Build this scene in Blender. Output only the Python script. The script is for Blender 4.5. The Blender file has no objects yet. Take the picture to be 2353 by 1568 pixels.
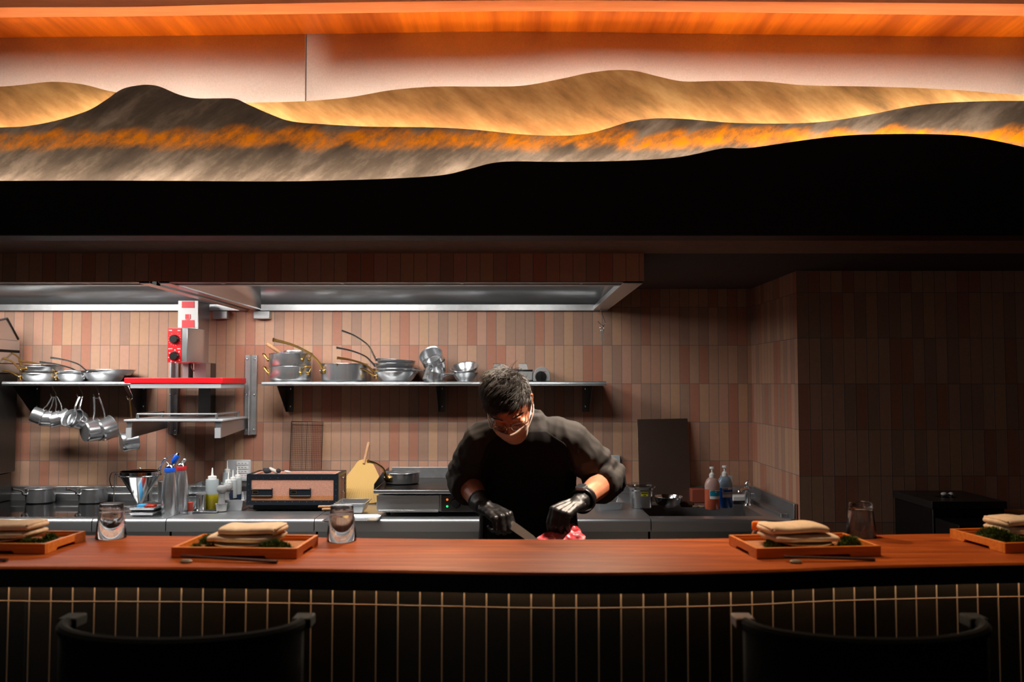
import bpy, bmesh, math, random
from mathutils import Vector, Matrix, noise
random.seed(7)
PI = math.pi
scene = bpy.context.scene
COL = scene.collection

# ------------------------------------------------------------------ camera
H = 1.62                       # eye height
F = 2000.0                     # focal length in pixels of the 2353 px wide frame
PITCH = math.atan(96.0 / F)
cam_data = bpy.data.cameras.new('camera')
cam_data.sensor_width = 36.0
cam_data.lens = 36.0 * F / 2353.0
cam_data.clip_start = 0.05
cam_data.dof.use_dof = True
cam_data.dof.focus_distance = 4.0
cam_data.dof.aperture_fstop = 2.8
cam = bpy.data.objects.new('camera', cam_data)
cam.location = (0, 0, H)
cam.rotation_euler = (PI / 2 + PITCH, 0, 0)
COL.objects.link(cam)
scene.camera = cam

# ------------------------------------------------------------------ world, exposure
world = bpy.data.worlds.new('world')
scene.world = world
world.use_nodes = True
_wt = world.node_tree
_bg = _wt.nodes['Background']
_bg.inputs[0].default_value = (0.9, 0.84, 0.78, 1)
_tc = _wt.nodes.new('ShaderNodeTexCoord'); _sx = _wt.nodes.new('ShaderNodeSeparateXYZ'); _mr = _wt.nodes.new('ShaderNodeMapRange')
_wt.links.new(_tc.outputs['Generated'], _sx.inputs[0]); _wt.links.new(_sx.outputs[0], _mr.inputs[0])
_mr.inputs[1].default_value = 0.55; _mr.inputs[2].default_value = -0.75       # the dining room is brighter on the left
_mr.inputs[3].default_value = 0.004; _mr.inputs[4].default_value = 0.10
_wt.links.new(_mr.outputs[0], _bg.inputs[1])
vs = scene.view_settings
scene.display_settings.display_device = 'sRGB'
vs.view_transform = 'Standard'
vs.look = 'None'
vs.exposure = 0.0
vs.gamma = 1.0
vs.use_curve_mapping = False
scene.cycles.use_denoising = True
scene.cycles.max_bounces = 8
scene.cycles.glossy_bounces = 5
scene.cycles.transmission_bounces = 8
scene.cycles.sample_clamp_indirect = 6.0
scene.cycles.caustics_reflective = False
scene.cycles.caustics_refractive = False

# ------------------------------------------------------------------ lamps of the room
def area(name, loc, size, power, color, rot=(0, 0, 0), spread=180):
    d = bpy.data.lights.new(name, 'AREA')
    d.shape = 'RECTANGLE'
    d.size, d.size_y = size
    d.energy = power
    d.color = color
    d.spread = math.radians(spread)
    o = bpy.data.objects.new(name, d)
    o.location = loc
    o.rotation_euler = rot
    COL.objects.link(o)
    return o
def spot(name, loc, aim, power, color, angle=40, blend=0.6, radius=0.03):
    d = bpy.data.lights.new(name, 'SPOT')
    d.energy = power
    d.color = color
    d.spot_size = math.radians(angle)
    d.spot_blend = blend
    d.shadow_soft_size = radius
    o = bpy.data.objects.new(name, d)
    o.location = loc
    o.rotation_euler = (Vector(aim) - Vector(loc)).to_track_quat('-Z', 'Y').to_euler()
    COL.objects.link(o)
    return o
NEUTRAL = (1.0, 0.965, 0.915)
WARM = (1.0, 0.66, 0.36)
# tubes inside the two extraction hoods
for lx, w, e in ((-2.75, 1.25, 30), (-1.15, 1.0, 20.5), (0.05, 0.5, 5.5)):
    for ly, k in ((4.18, 0.5), (4.40, 0.45), (4.66, 0.4), (4.95, 0.25)):
        area('hood_tube_light', (lx, ly, 2.29), (w, 0.05), e * k, NEUTRAL)
    area('hood_tube_light', (lx, 4.22, 2.2), (w, 0.05), e * 0.22, NEUTRAL, (math.radians(75), 0, 0))
# warm ambient fill added on the dining side, no such lamp known
area('ambient_fill_light', (-2.0, -0.4, 3.0), (3.0, 0.8), 1.6, (1.0, 0.72, 0.5), (math.radians(50), 0, 0))
# downlights over the prep bench and the bar
spot('bench_downlight', (0.30, 3.42, 2.19), (0.2, 2.95, 1.05), 60, (1.0, 0.86, 0.72), 70, 0.5, 0.03)
spot('bench_spotlight', (0.95, 2.84, 3.15), (0.17, 3.02, 1.38), 520, (1.0, 0.83, 0.68), 27, 0.5, 0.03)
spot('bar_downlight', (-0.55, 2.62, 3.15), (-0.72, 2.35, 1.16), 110, (1.0, 0.80, 0.60), 46, 0.9, 0.03)
spot('bar_downlight', (0.55, 2.66, 3.15), (0.95, 2.38, 1.16), 90, (1.0, 0.72, 0.46), 44, 0.9, 0.03)
spot('bar_downlight', (-0.28, 3.43, 2.19), (-0.75, 2.3, 1.1), 105, (1.0, 0.76, 0.52), 80, 0.8, 0.03)
spot('bar_downlight', (0.36, 3.43, 2.19), (0.85, 2.3, 1.1), 80, (1.0, 0.70, 0.42), 80, 0.8, 0.03)

# ------------------------------------------------------------------ pixel -> place
_c, _s = math.cos(PITCH), math.sin(PITCH)
def _ray(px, py):
    a, b = (px - 1176.5) / F, (784.0 - py) / F
    return Vector((a, _c - b * _s, _s + b * _c))
def U(px, py, Y):
    d = _ray(px, py)
    return Vector((0, 0, H)) + d * (Y / d.y)
def G(px, py, z):
    d = _ray(px, py)
    return Vector((0, 0, H)) + d * ((z - H) / d.z)
def XZ(px, py, Y):
    p = U(px, py, Y)
    return p.x, p.z

# ------------------------------------------------------------------ mesh builder
class MB:
    def __init__(self):
        self.v, self.f, self.uv = [], [], {}
        self.M = None
    def _add(self, vs_, fs_):
        o = len(self.v)
        if self.M is not None:
            vs_ = [self.M @ Vector(p) for p in vs_]
        self.v += [tuple(p) for p in vs_]
        self.f += [tuple(i + o for i in f) for f in fs_]
        return self
    def box(self, x0, x1, y0, y1, z0, z1):
        v = [(x, y, z) for x in (x0, x1) for y in (y0, y1) for z in (z0, z1)]
        return self._add(v, [(0, 1, 3, 2), (4, 6, 7, 5), (0, 4, 5, 1), (2, 3, 7, 6), (0, 2, 6, 4), (1, 5, 7, 3)])
    def hexa(self, p):   # 8 corners: bottom 4 (ccw from above), top 4
        return self._add(p, [(3, 2, 1, 0), (4, 5, 6, 7), (0, 1, 5, 4), (1, 2, 6, 5), (2, 3, 7, 6), (3, 0, 4, 7)])
    def lathe(self, prof, n=32, c=(0, 0, 0), closed=False, sx=1, sy=1):
        v, f = [], []
        m = len(prof)
        for r, z in prof:
            for k in range(n):
                a = 2 * PI * k / n
                v.append((c[0] + r * math.cos(a) * sx, c[1] + r * math.sin(a) * sy, c[2] + z))
        for i in range(m - 1 + (1 if closed else 0)):
            i2 = (i + 1) % m
            for k in range(n):
                k2 = (k + 1) % n
                f.append((i * n + k, i * n + k2, i2 * n + k2, i2 * n + k))
        if not closed:
            if prof[0][0] > 1e-6: f.append(tuple(reversed(range(n))))
            if prof[-1][0] > 1e-6: f.append(tuple((m - 1) * n + k for k in range(n)))
        return self._add(v, f)
    def cyl(self, c, r, h, n=24):
        return self.lathe([(r, 0), (r, h)], n, c)
    def tube(self, pts, r, n=10, flat=1.0, up=None, ends=True):
        pts = [Vector(p) for p in pts]
        if not isinstance(r, (list, tuple)): r = [r] * len(pts)
        t = []
        for i in range(len(pts)):
            d = pts[min(i + 1, len(pts) - 1)] - pts[max(i - 1, 0)]
            t.append(d.normalized() if d.length > 1e-9 else Vector((0, 0, 1)))
        nrm = Vector(up) if up else (Vector((0, 0, 1)) if abs(t[0].z) < 0.9 else Vector((1, 0, 0)))
        v, f = [], []
        for i, p in enumerate(pts):
            nrm = (nrm - t[i] * nrm.dot(t[i])).normalized()
            b = t[i].cross(nrm)
            for k in range(n):
                a = 2 * PI * k / n
                v.append(p + nrm * (math.cos(a) * r[i] * flat) + b * (math.sin(a) * r[i]))
        for i in range(len(pts) - 1):
            for k in range(n):
                k2 = (k + 1) % n
                f.append((i * n + k, i * n + k2, (i + 1) * n + k2, (i + 1) * n + k))
        if ends:
            f.append(tuple(reversed(range(n))))
            f.append(tuple((len(pts) - 1) * n + k for k in range(n)))
        return self._add(v, f)
    def loft(self, rings, n=24, p=2.0, cap=True):
        v, f = [], []
        for c, ax, ay in rings:
            c, ax, ay = Vector(c), Vector(ax), Vector(ay)
            for k in range(n):
                a = 2 * PI * k / n
                ca, sa = math.cos(a), math.sin(a)
                e = 2.0 / p
                v.append(c + ax * (math.copysign(abs(ca) ** e, ca)) + ay * (math.copysign(abs(sa) ** e, sa)))
        for i in range(len(rings) - 1):
            for k in range(n):
                k2 = (k + 1) % n
                f.append((i * n + k, i * n + k2, (i + 1) * n + k2, (i + 1) * n + k))
        if cap:
            f.append(tuple(reversed(range(n))))
            f.append(tuple((len(rings) - 1) * n + k for k in range(n)))
        return self._add(v, f)
    def ball(self, c, rx, ry=None, rz=None, n=16, m=10):
        ry = ry or rx; rz = rz or rx
        pr = [(math.sin(PI * i / m), -math.cos(PI * i / m)) for i in range(m + 1)]
        v, f = [], []
        for r, z in pr:
            for k in range(n):
                a = 2 * PI * k / n
                v.append((c[0] + rx * r * math.cos(a), c[1] + ry * r * math.sin(a), c[2] + rz * z))
        for i in range(m):
            for k in range(n):
                k2 = (k + 1) % n
                f.append((i * n + k, i * n + k2, (i + 1) * n + k2, (i + 1) * n + k))
        return self._add(v, f)
    def prism(self, outline, fn0, fn1):   # outline 2D points, fn maps (a,b) to 3D for the two ends
        n = len(outline)
        v = [fn0(*p) for p in outline] + [fn1(*p) for p in outline]
        f = [tuple(reversed(range(n))), tuple(range(n, 2 * n))]
        f += [(k, (k + 1) % n, n + (k + 1) % n, n + k) for k in range(n)]
        return self._add(v, f)
    def grid(self, fn, nu, nv, uvfn=None):
        base = len(self.v)
        v = [fn(i / nu, j / nv) for j in range(nv + 1) for i in range(nu + 1)]
        f = [(j * (nu + 1) + i, j * (nu + 1) + i + 1, (j + 1) * (nu + 1) + i + 1, (j + 1) * (nu + 1) + i) for j in range(nv) for i in range(nu)]
        self._add(v, f)
        if uvfn:
            for j in range(nv + 1):
                for i in range(nu + 1):
                    self.uv[base + j * (nu + 1) + i] = uvfn(i / nu, j / nv)
        return self
    def build(self, name, mat, parent=None, bevel=0, angle=35, loc=None, world=True, solid=0, seg=2):
        me = bpy.data.meshes.new(name)
        off = Vector((0, 0, 0))
        if parent is not None and world:
            off = parent.location if parent.parent is None else parent.parent.location + parent.location
        elif loc is not None:
            off = Vector(loc)
        me.from_pydata([(p[0] - off.x, p[1] - off.y, p[2] - off.z) for p in self.v], [], self.f)
        if self.uv:
            l = me.uv_layers.new(name='UVMap')
            for lp in me.loops:
                l.data[lp.index].uv = self.uv.get(lp.vertex_index, (0, 0))
        bm = bmesh.new(); bm.from_mesh(me)
        if not self.uv: bmesh.ops.remove_doubles(bm, verts=bm.verts, dist=2e-6)
        bmesh.ops.recalc_face_normals(bm, faces=bm.faces)
        bm.to_mesh(me); bm.free()
        me.shade_smooth()
        me.set_sharp_from_angle(angle=math.radians(angle))
        me.materials.append(mat)
        o = bpy.data.objects.new(name, me)
        COL.objects.link(o)
        if parent is not None: o.parent = parent
        if loc is not None and parent is None: o.location = loc
        if solid:
            m = o.modifiers.new('solid', 'SOLIDIFY'); m.thickness = solid; m.offset = 0
        if bevel:
            m = o.modifiers.new('bevel', 'BEVEL'); m.width = bevel; m.segments = seg; m.limit_method = 'ANGLE'; m.angle_limit = math.radians(40)
        return o

def thing(name, label, cat, loc=(0, 0, 0), group=None, rot=None):
    o = bpy.data.objects.new(name, None)
    o.empty_display_size = 0.05
    o.location = loc
    if rot is not None: o.rotation_euler = rot
    o['label'] = label; o['category'] = cat
    if group: o['group'] = group
    COL.objects.link(o)
    return o
def tag(o, label, cat, group=None, kind=None):
    o['label'] = label; o['category'] = cat
    if group: o['group'] = group
    if kind: o['kind'] = kind
    return o
def struct(o, label=None):
    o['kind'] = 'structure'
    if label: o['label'] = label
    return o
def dup(root, loc, label, rot=None, group=None):
    r = root.copy(); COL.objects.link(r); r.location = loc
    if rot is not None: r.rotation_euler = rot
    r['label'] = label
    if group: r['group'] = group
    for ch in list(root.children):
        c = ch.copy(); COL.objects.link(c); c.parent = r
        for g in list(ch.children):
            d = g.copy(); COL.objects.link(d); d.parent = c
    return r
def text(s, size, loc, mat, parent, rot=(PI / 2, 0, 0), name='lettering', align='LEFT', bold=0.0):
    c = bpy.data.curves.new(name, 'FONT')
    c.body = s; c.size = size; c.align_x = align; c.extrude = 0.0003; c.offset = bold
    c.materials.append(mat)
    tmp = bpy.data.objects.new(name, c)
    me = bpy.data.meshes.new_from_object(tmp)
    bpy.data.objects.remove(tmp); bpy.data.curves.remove(c)
    o = bpy.data.objects.new(name, me)
    COL.objects.link(o)
    par = parent.location if parent.parent is None else parent.parent.location + parent.location
    o.parent = parent
    o.location = Vector(loc) - par
    o.rotation_euler = rot
    return o
def catmull(pts, n=6):
    pts = [Vector(p) for p in pts]
    out = []
    for i in range(len(pts) - 1):
        p0, p1, p2, p3 = pts[max(i - 1, 0)], pts[i], pts[i + 1], pts[min(i + 2, len(pts) - 1)]
        for k in range(n):
            t = k / n
            out.append(0.5 * ((2 * p1) + (p2 - p0) * t + (2 * p0 - 5 * p1 + 4 * p2 - p3) * t * t + (3 * p1 - p0 - 3 * p2 + p3) * t ** 3))
    out.append(pts[-1])
    return out

# ------------------------------------------------------------------ materials
def lin(c):
    return tuple(((x / 255) / 12.92 if x <= 10 else (((x / 255) + 0.055) / 1.055) ** 2.4) for x in c) + (1,)
class NT:
    def __init__(self, name):
        self.m = bpy.data.materials.new(name); self.m.use_nodes = True
        self.t = self.m.node_tree; self.b = self.t.nodes['Principled BSDF']
    def n(self, typ, **kw):
        nd = self.t.nodes.new('ShaderNode' + typ)
        for k, v in kw.items(): setattr(nd, k, v)
        return nd
    def l(self, a, b): self.t.links.new(a, b)
    def math(self, op, a, b=None):
        nd = self.n('Math', operation=op)
        for i, x in enumerate((a, b)):
            if x is None: continue
            if isinstance(x, (int, float)): nd.inputs[i].default_value = x
            else: self.l(x, nd.inputs[i])
        return nd.outputs[0]
    def ramp(self, fac, stops, interp='LINEAR'):
        nd = self.n('ValToRGB'); cr = nd.color_ramp; cr.interpolation = interp
        while len(cr.elements) < len(stops): cr.elements.new(0.5)
        for e, (p, c) in zip(cr.elements, stops): e.position = p; e.color = c
        self.l(fac, nd.inputs[0]); return nd.outputs[0]
    def mix(self, fac, a, b, mode='MIX'):
        nd = self.n('Mix', data_type='RGBA', blend_type=mode)
        for i, x in zip((0, 6, 7), (fac, a, b)):
            if isinstance(x, (int, float, tuple)): nd.inputs[i].default_value = x
            else: self.l(x, nd.inputs[i])
        return nd.outputs[2]
    def bump(self, h, strength=0.3, dist=0.002):
        nd = self.n('Bump'); nd.inputs['Strength'].default_value = strength; nd.inputs['Distance'].default_value = dist
        self.l(h, nd.inputs['Height']); self.l(nd.outputs[0], self.b.inputs['Normal'])
    def noise(self, vec, scale, detail=3, rough=0.5):
        nd = self.n('TexNoise'); nd.inputs['Scale'].default_value = scale; nd.inputs['Detail'].default_value = detail; nd.inputs['Roughness'].default_value = rough
        if vec is not None: self.l(vec, nd.inputs['Vector'])
        return nd.outputs['Fac']
    def coord(self, out='Object', scale=None, rot=None):
        tc = self.n('TexCoord').outputs[out]
        if scale or rot:
            mp = self.n('Mapping')
            if scale: mp.inputs['Scale'].default_value = scale
            if rot: mp.inputs['Rotation'].default_value = rot
            self.l(tc, mp.inputs[0]); return mp.outputs[0]
        return tc
def plain(name, col, rough=0.5, metal=0.0, spec=0.5, var=0.0, nscale=20, bump=0.0, bscale=200, bdist=0.001, **kw):
    k = NT(name); b = k.b
    b.inputs['Base Color'].default_value = lin(col); b.inputs['Roughness'].default_value = rough
    b.inputs['Metallic'].default_value = metal; b.inputs['Specular IOR Level'].default_value = spec
    if var:
        f = k.noise(k.coord(), nscale, 4)
        a = lin(tuple(min(255, x * (1 + var)) for x in col)); c = lin(tuple(x * (1 - var) for x in col))
        k.l(k.ramp(f, [(0.3, c), (0.7, a)]), b.inputs['Base Color'])
    if bump: k.bump(k.noise(k.coord(), bscale, 3), bump, bdist)
    for kk, vv in kw.items(): b.inputs[kk.replace('_', ' ')].default_value = vv
    return k.m
def steel(name, col=(190, 190, 190), rough=0.28, streak=(1, 60, 60), amt=0.12, metal=0.92):
    k = NT(name); b = k.b
    b.inputs['Base Color'].default_value = lin(col); b.inputs['Metallic'].default_value = metal
    f = k.noise(k.coord(scale=streak), 6, 4, 0.6)
    r = k.math('ADD', k.math('MULTIPLY', f, amt), rough - amt * 0.5)
    k.l(r, b.inputs['Roughness'])
    k.bump(f, 0.012, 0.001)
    return k.m
def emit(name, col, strength):
    k = NT(name)
    k.b.inputs['Base Color'].default_value = (0, 0, 0, 1)
    k.b.inputs['Emission Color'].default_value = col + (1,) if len(col) == 3 else col
    k.b.inputs['Emission Strength'].default_value = strength
    return k.m
def tile_material(name, cols, grout, w=0.0605, h=0.24, gap=0.0014, rough=0.6, bumpamt=0.25, spec=0.4):
    k = NT(name)
    sep = k.n('SeparateXYZ'); k.l(k.coord('UV'), sep.inputs[0])
    ux, uy = k.math('DIVIDE', sep.outputs[0], w), k.math('DIVIDE', sep.outputs[1], h)
    cx, cy = k.math('FLOOR', ux), k.math('FLOOR', uy)
    fx, fy = k.math('SUBTRACT', ux, cx), k.math('SUBTRACT', uy, cy)
    cmb = k.n('CombineXYZ'); k.l(cx, cmb.inputs[0]); k.l(cy, cmb.inputs[1])
    wn = k.n('TexWhiteNoise', noise_dimensions='2D'); k.l(cmb.outputs[0], wn.inputs['Vector'])
    n = len(cols)
    col = k.ramp(wn.outputs['Value'], [(i / n, lin(c)) for i, c in enumerate(cols)], 'CONSTANT')
    mott = k.noise(k.coord('UV'), 38, 5, 0.65)
    col = k.mix(0.2, col, k.ramp(mott, [(0.25, (0.55, 0.5, 0.45, 1)), (0.75, (1, 1, 1, 1))]), 'MULTIPLY')
    ex = k.math('MULTIPLY', k.math('MINIMUM', fx, k.math('SUBTRACT', 1.0, fx)), w)
    ey = k.math('MULTIPLY', k.math('MINIMUM', fy, k.math('SUBTRACT', 1.0, fy)), h)
    e = k.math('MINIMUM', ex, ey)
    isg = k.math('LESS_THAN', e, gap)
    k.l(k.mix(isg, col, lin(grout)), k.b.inputs['Base Color'])
    k.l(k.math('ADD', k.math('MULTIPLY', isg, 0.9 - rough), rough), k.b.inputs['Roughness'])
    k.b.inputs['Specular IOR Level'].default_value = spec
    edge = k.math('MINIMUM', k.math('DIVIDE', e, gap * 2), 1.0)
    hgt = k.math('ADD', edge, k.math('MULTIPLY', k.noise(k.coord('UV'), 330, 3), bumpamt))
    k.bump(hgt, 0.5, 0.0012)
    return k.m
def wood(name, c0, c1, axis_scale, rough=0.4, scale=5.0, spec=0.4):
    k = NT(name)
    v = k.coord(scale=axis_scale)
    f = k.noise(v, scale, 6, 0.6)
    f2 = k.noise(v, scale * 5, 3, 0.5)
    ff = k.math('ADD', k.math('MULTIPLY', f, 0.75), k.math('MULTIPLY', f2, 0.25))
    k.l(k.ramp(ff, [(0.32, lin(c0)), (0.5, lin(tuple((a + b) / 2 for a, b in zip(c0, c1)))), (0.66, lin(c1))]), k.b.inputs['Base Color'])
    k.b.inputs['Roughness'].default_value = rough
    k.b.inputs['Specular IOR Level'].default_value = spec
    k.bump(ff, 0.08, 0.001)
    return k.m
def glassy(name, col=(255, 255, 255), rough=0.0, ior=1.45, alpha=None):
    k = NT(name)
    k.b.inputs['Base Color'].default_value = lin(col); k.b.inputs['Transmission Weight'].default_value = 1.0
    k.b.inputs['Roughness'].default_value = rough; k.b.inputs['IOR'].default_value = ior
    return k.m

TILES = [(192, 126, 102), (206, 164, 138), (210, 168, 134), (174, 140, 122), (208, 160, 138), (202, 154, 128), (184, 122, 100), (200, 160, 134)]
_tm = [sum(c[i] for c in TILES) / len(TILES) for i in range(3)]
TILES = [tuple(x * 0.72 + m * 0.28 for x, m in zip(c, _tm)) for c in TILES]
M = {}
M['tile'] = tile_material('terracotta_tile', TILES, (118, 113, 114))
M['tile_dark'] = tile_material('black_glazed_tile', [(38, 34, 27), (44, 38, 30), (32, 28, 22), (50, 43, 33)], (190, 165, 130), w=0.0595, gap=0.0019, rough=0.22, bumpamt=0.5)
M['steel'] = steel('brushed_steel', (190, 192, 194), 0.30)
M['steel_top'] = steel('worktop_steel', (208, 211, 214), 0.34, (60, 1.5, 60), 0.14, 0.95)
M['steel_dark'] = steel('smoked_steel', (84, 82, 80), 0.34, metal=0.85)
M['pan'] = plain('pan_steel', (206, 208, 211), 0.23, 0.9)
M['pan_mirror'] = plain('polished_steel', (205, 205, 205), 0.12, 1.0)
M['brass'] = plain('brass', (178, 140, 78), 0.30, 1.0, var=0.1)
M['chrome'] = plain('chrome', (215, 215, 215), 0.08, 1.0)
M['alu'] = plain('dull_aluminium', (182, 184, 186), 0.4, 0.8, var=0.05)
M['black'] = plain('black_plastic', (14, 14, 15), 0.35)
M['blackmat'] = plain('matt_black', (9, 9, 9), 0.8, spec=0.2)
M['hobglass'] = plain('black_glass', (6, 6, 7), 0.06, spec=0.6)
M['red'] = plain('red_enamel', (222, 18, 30), 0.35)
M['white'] = plain('white_plastic', (235, 235, 232), 0.4)
M['palemetal'] = plain('pale_painted_metal', (188, 190, 194), 0.35, 0.25)
M['paper'] = plain('white_paper', (238, 238, 238), 0.9)
M['grey'] = plain('grey_lacquer', (150, 150, 150), 0.3)
M['blue'] = plain('blue_plastic', (20, 90, 215), 0.35)
M['redplastic'] = plain('dark_red_plastic', (190, 30, 40), 0.35)
M['counter'] = wood('bar_wood', (118, 50, 22), (184, 96, 38), (0.9, 14, 14), 0.45, 3.0, 0.12)
M['traywood'] = wood('tray_wood', (196, 104, 32), (226, 140, 58), (2, 30, 30), 0.4, 3.0)
M['soffit'] = wood('soffit_wood', (134, 54, 2), (212, 106, 12), (6, 0.3, 6), 0.42, 1.5)
M['rimwood'] = wood('rim_wood', (190, 100, 50), (214, 124, 66), (1, 12, 12), 0.5, 2.0)
M['darkwood'] = wood('dark_wood', (46, 20, 14), (70, 32, 22), (1, 14, 14), 0.5, 3.0)
M['palewood'] = wood('pale_wood', (190, 140, 100), (214, 168, 126), (8, 8, 2), 0.6, 6.0)
M['linen'] = plain('linen', (226, 202, 176), 0.95, spec=0.1, var=0.04, nscale=60, bump=0.35, bscale=900)
M['sand'] = plain('sand', (166, 112, 74), 0.95, var=0.25, nscale=500, bump=0.8, bscale=700, bdist=0.002)
M['moss'] = plain('moss', (62, 80, 24), 0.9, var=0.45, nscale=90)
M['plate'] = plain('cream_ceramic', (226, 200, 158), 0.3)
M['glass'] = glassy('clear_glass')
M['fabricpanel'] = plain('pink_fabric', (208, 205, 206), 0.95, spec=0.1, bump=0.3, bscale=500, var=0.03, nscale=150)
# ================================================================== setting
WALL = 5.45      # tiled back wall
RW = 4.57        # tiled wall to the right, closer to the bar
SX = 1.5         # return wall between the two
def quad_uv(name, mat, fn, w, h, u0=0, v0=0):
    mb = MB(); mb.grid(fn, 1, 1, lambda a, b: (u0 + a * w, v0 + b * h)); return mb.build(name, mat)
mb = MB(); mb.box(-4.6, 4.6, -0.6, 5.7, -0.05, 0.0)
struct(mb.build('floor', plain('dark_floor', (40, 36, 34), 0.5)))
ZROW = U(1176, 794.0, WALL).z                 # a horizontal joint of the tiling
vph = (-(ZROW) % 0.24)
XJ = U(1184.6, 800, WALL).x
uph = -XJ % 0.0605
def wallmesh(name, p0, p1, z0, z1, u0, thick):
    mb = MB()
    d = Vector((p1[0] - p0[0], p1[1] - p0[1], 0)); L = d.length; nrm = Vector((-d.y, d.x, 0)).normalized() * thick
    for q, s in ((Vector((p0[0], p0[1], 0)), 1), (Vector((p0[0], p0[1], 0)) + nrm, -1)):
        mb.grid(lambda a, b, q=q: (q.x + d.x * a, q.y + d.y * a, z0 + (z1 - z0) * b), 1, 1, lambda a, b: (u0 + a * L, z0 + (z1 - z0) * b + vph))
    return struct(mb.build(name, M['tile']))
wallmesh('wall_back', (-4.2, WALL), (SX, WALL), 0, 2.6, -4.2 + uph, 0.02)
wallmesh('wall_side', (SX, WALL + 0.01), (SX, RW), 0, 2.6, 0.012, 0.02)
wallmesh('wall_right', (SX, RW), (4.2, RW), 0, 2.6, 0.0, 0.02)
mb = MB(); mb.box(-4.25, -4.2, 2.0, 5.5, 0, 2.6); struct(mb.build('wall_left', M['steel_dark']))
mb = MB(); mb.box(4.2, 4.25, 2.0, 4.6, 0, 2.6); struct(mb.build('wall_far_right', M['blackmat']))

# ---- hood cladding: tiled band hanging in front of the hood
HY = 3.95
hz0 = U(900, 647, HY).z
hx1 = U(1480, 640, HY).x
mb = MB()
uh = -U(1225, 620, HY).x % 0.0605
mb.grid(lambda a, b: (-4.2 + (hx1 + 4.2) * a, HY, hz0 + (2.62 - hz0) * b), 1, 1, lambda a, b: (-4.2 + (hx1 + 4.2) * a + uh, hz0 + b * (2.62 - hz0) - hz0 + 0.012))
mb.grid(lambda a, b: (hx1, HY + (WALL - HY) * a, hz0 + (2.62 - hz0) * b), 1, 1, lambda a, b: ((WALL - HY) * a, hz0 + b * (2.62 - hz0) - hz0 + 0.012))
struct(mb.build('trim_1', M['tile']))

# ---- bulkhead over the bar: underside, dark board and ceiling above
BZ = U(1176, 541, 3.39).z
mb = MB(); mb.box(-4.2, 4.2, 3.40, 3.52, BZ, BZ + 0.025); struct(mb.build('trim_2', M['darkwood']))
mb = MB(); mb.box(-4.2, 4.2, 3.52, 3.949, BZ + 0.012, BZ + 0.03)
struct(mb.build('trim_3', plain('bulkhead_board', (150, 118, 104), 0.75, var=0.05)))
mb = MB(); mb.box(hx1 + 0.005, 4.2, 3.949, 5.45, BZ + 0.012, BZ + 0.03)
struct(mb.build('trim_4', plain('dark_kitchen_ceiling', (60, 42, 34), 0.8)))

# ---- layered mountain panels with led strips behind their crests
def crest(pts):
    p = catmull([(a, b, 0) for a, b in pts], 5)
    return [(q.x, q.y) for q in p]
C1 = crest([(-160, 416), (0, 416), (200, 415), (420, 416), (640, 417), (800, 414), (930, 409), (1020, 402), (1080, 388), (1130, 375), (1180, 371), (1300, 372), (1450, 369), (1560, 361), (1660, 341), (1700, 341), (1740, 338), (1850, 322), (1950, 311), (2060, 308), (2160, 309), (2240, 315), (2353, 338), (2520, 380)])
C2 = crest([(-160, 300), (0, 293), (60, 290), (130, 277), (200, 255), (240, 232), (280, 205), (320, 196), (345, 195), (370, 200), (410, 217), (450, 226), (500, 226), (540, 227), (570, 240), (620, 262), (670, 279), (750, 286), (850, 291), (1000, 293), (1100, 299), (1200, 309), (1290, 312), (1350, 307), (1400, 294), (1450, 279), (1510, 272), (1580, 274), (1680, 282), (1800, 284), (1900, 279), (2000, 263), (2080, 247), (2150, 238), (2250, 233), (2353, 232), (2520, 235)])
C3 = crest([(-160, 204), (0, 199), (50, 195), (120, 188), (190, 194), (265, 212), (400, 232), (500, 236), (570, 236), (690, 233), (800, 224), (900, 207), (1000, 199), (1100, 199), (1200, 197), (1290, 181), (1350, 168), (1410, 161), (1460, 163), (1510, 175), (1570, 187), (1650, 186), (1750, 187), (1850, 196), (2000, 199), (2100, 202), (2200, 207), (2300, 215), (2353, 218), (2520, 226)])
def stone(name, base, dark, light, band=None, ang=0.6):
    k = NT(name)
    def turned(sc):
        m2 = k.n('Mapping'); k.l(k.coord(rot=(0, ang, 0)), m2.inputs[0]); m2.inputs['Scale'].default_value = sc
        return m2.outputs[0]
    f = k.noise(turned((0.7, 1.0, 3.0)), 3.4, 8, 0.62)
    f2 = k.noise(turned((1.6, 1, 3.2)), 7, 6, 0.7)
    ff = k.math('ADD', k.math('MULTIPLY', f, 0.76), k.math('MULTIPLY', f2, 0.24))
    col = k.ramp(ff, [(0.28, lin(dark)), (0.5, lin(base)), (0.72, lin(light))])
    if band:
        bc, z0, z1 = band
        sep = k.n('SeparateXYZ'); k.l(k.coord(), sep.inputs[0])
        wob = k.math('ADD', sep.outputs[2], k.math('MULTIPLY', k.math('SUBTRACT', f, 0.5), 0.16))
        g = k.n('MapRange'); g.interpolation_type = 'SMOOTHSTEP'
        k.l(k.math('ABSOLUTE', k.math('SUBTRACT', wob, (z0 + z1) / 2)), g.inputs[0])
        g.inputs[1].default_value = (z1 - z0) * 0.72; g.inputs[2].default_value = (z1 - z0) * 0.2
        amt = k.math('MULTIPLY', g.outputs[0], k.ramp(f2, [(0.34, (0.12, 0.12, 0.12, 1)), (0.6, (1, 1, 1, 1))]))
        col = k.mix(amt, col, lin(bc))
    k.l(col, k.b.inputs['Base Color'])
    k.b.inputs['Roughness'].default_value = 0.6; k.b.inputs['Specular IOR Level'].default_value = 0.25
    k.bump(ff, 0.1, 0.002)
    return k.m
P1Y, P2Y, P3Y, FY = 3.39, 3.48, 3.57, 3.755
LED = emit('led_strip_glow', (1.0, 0.84, 0.67), 84)
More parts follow.
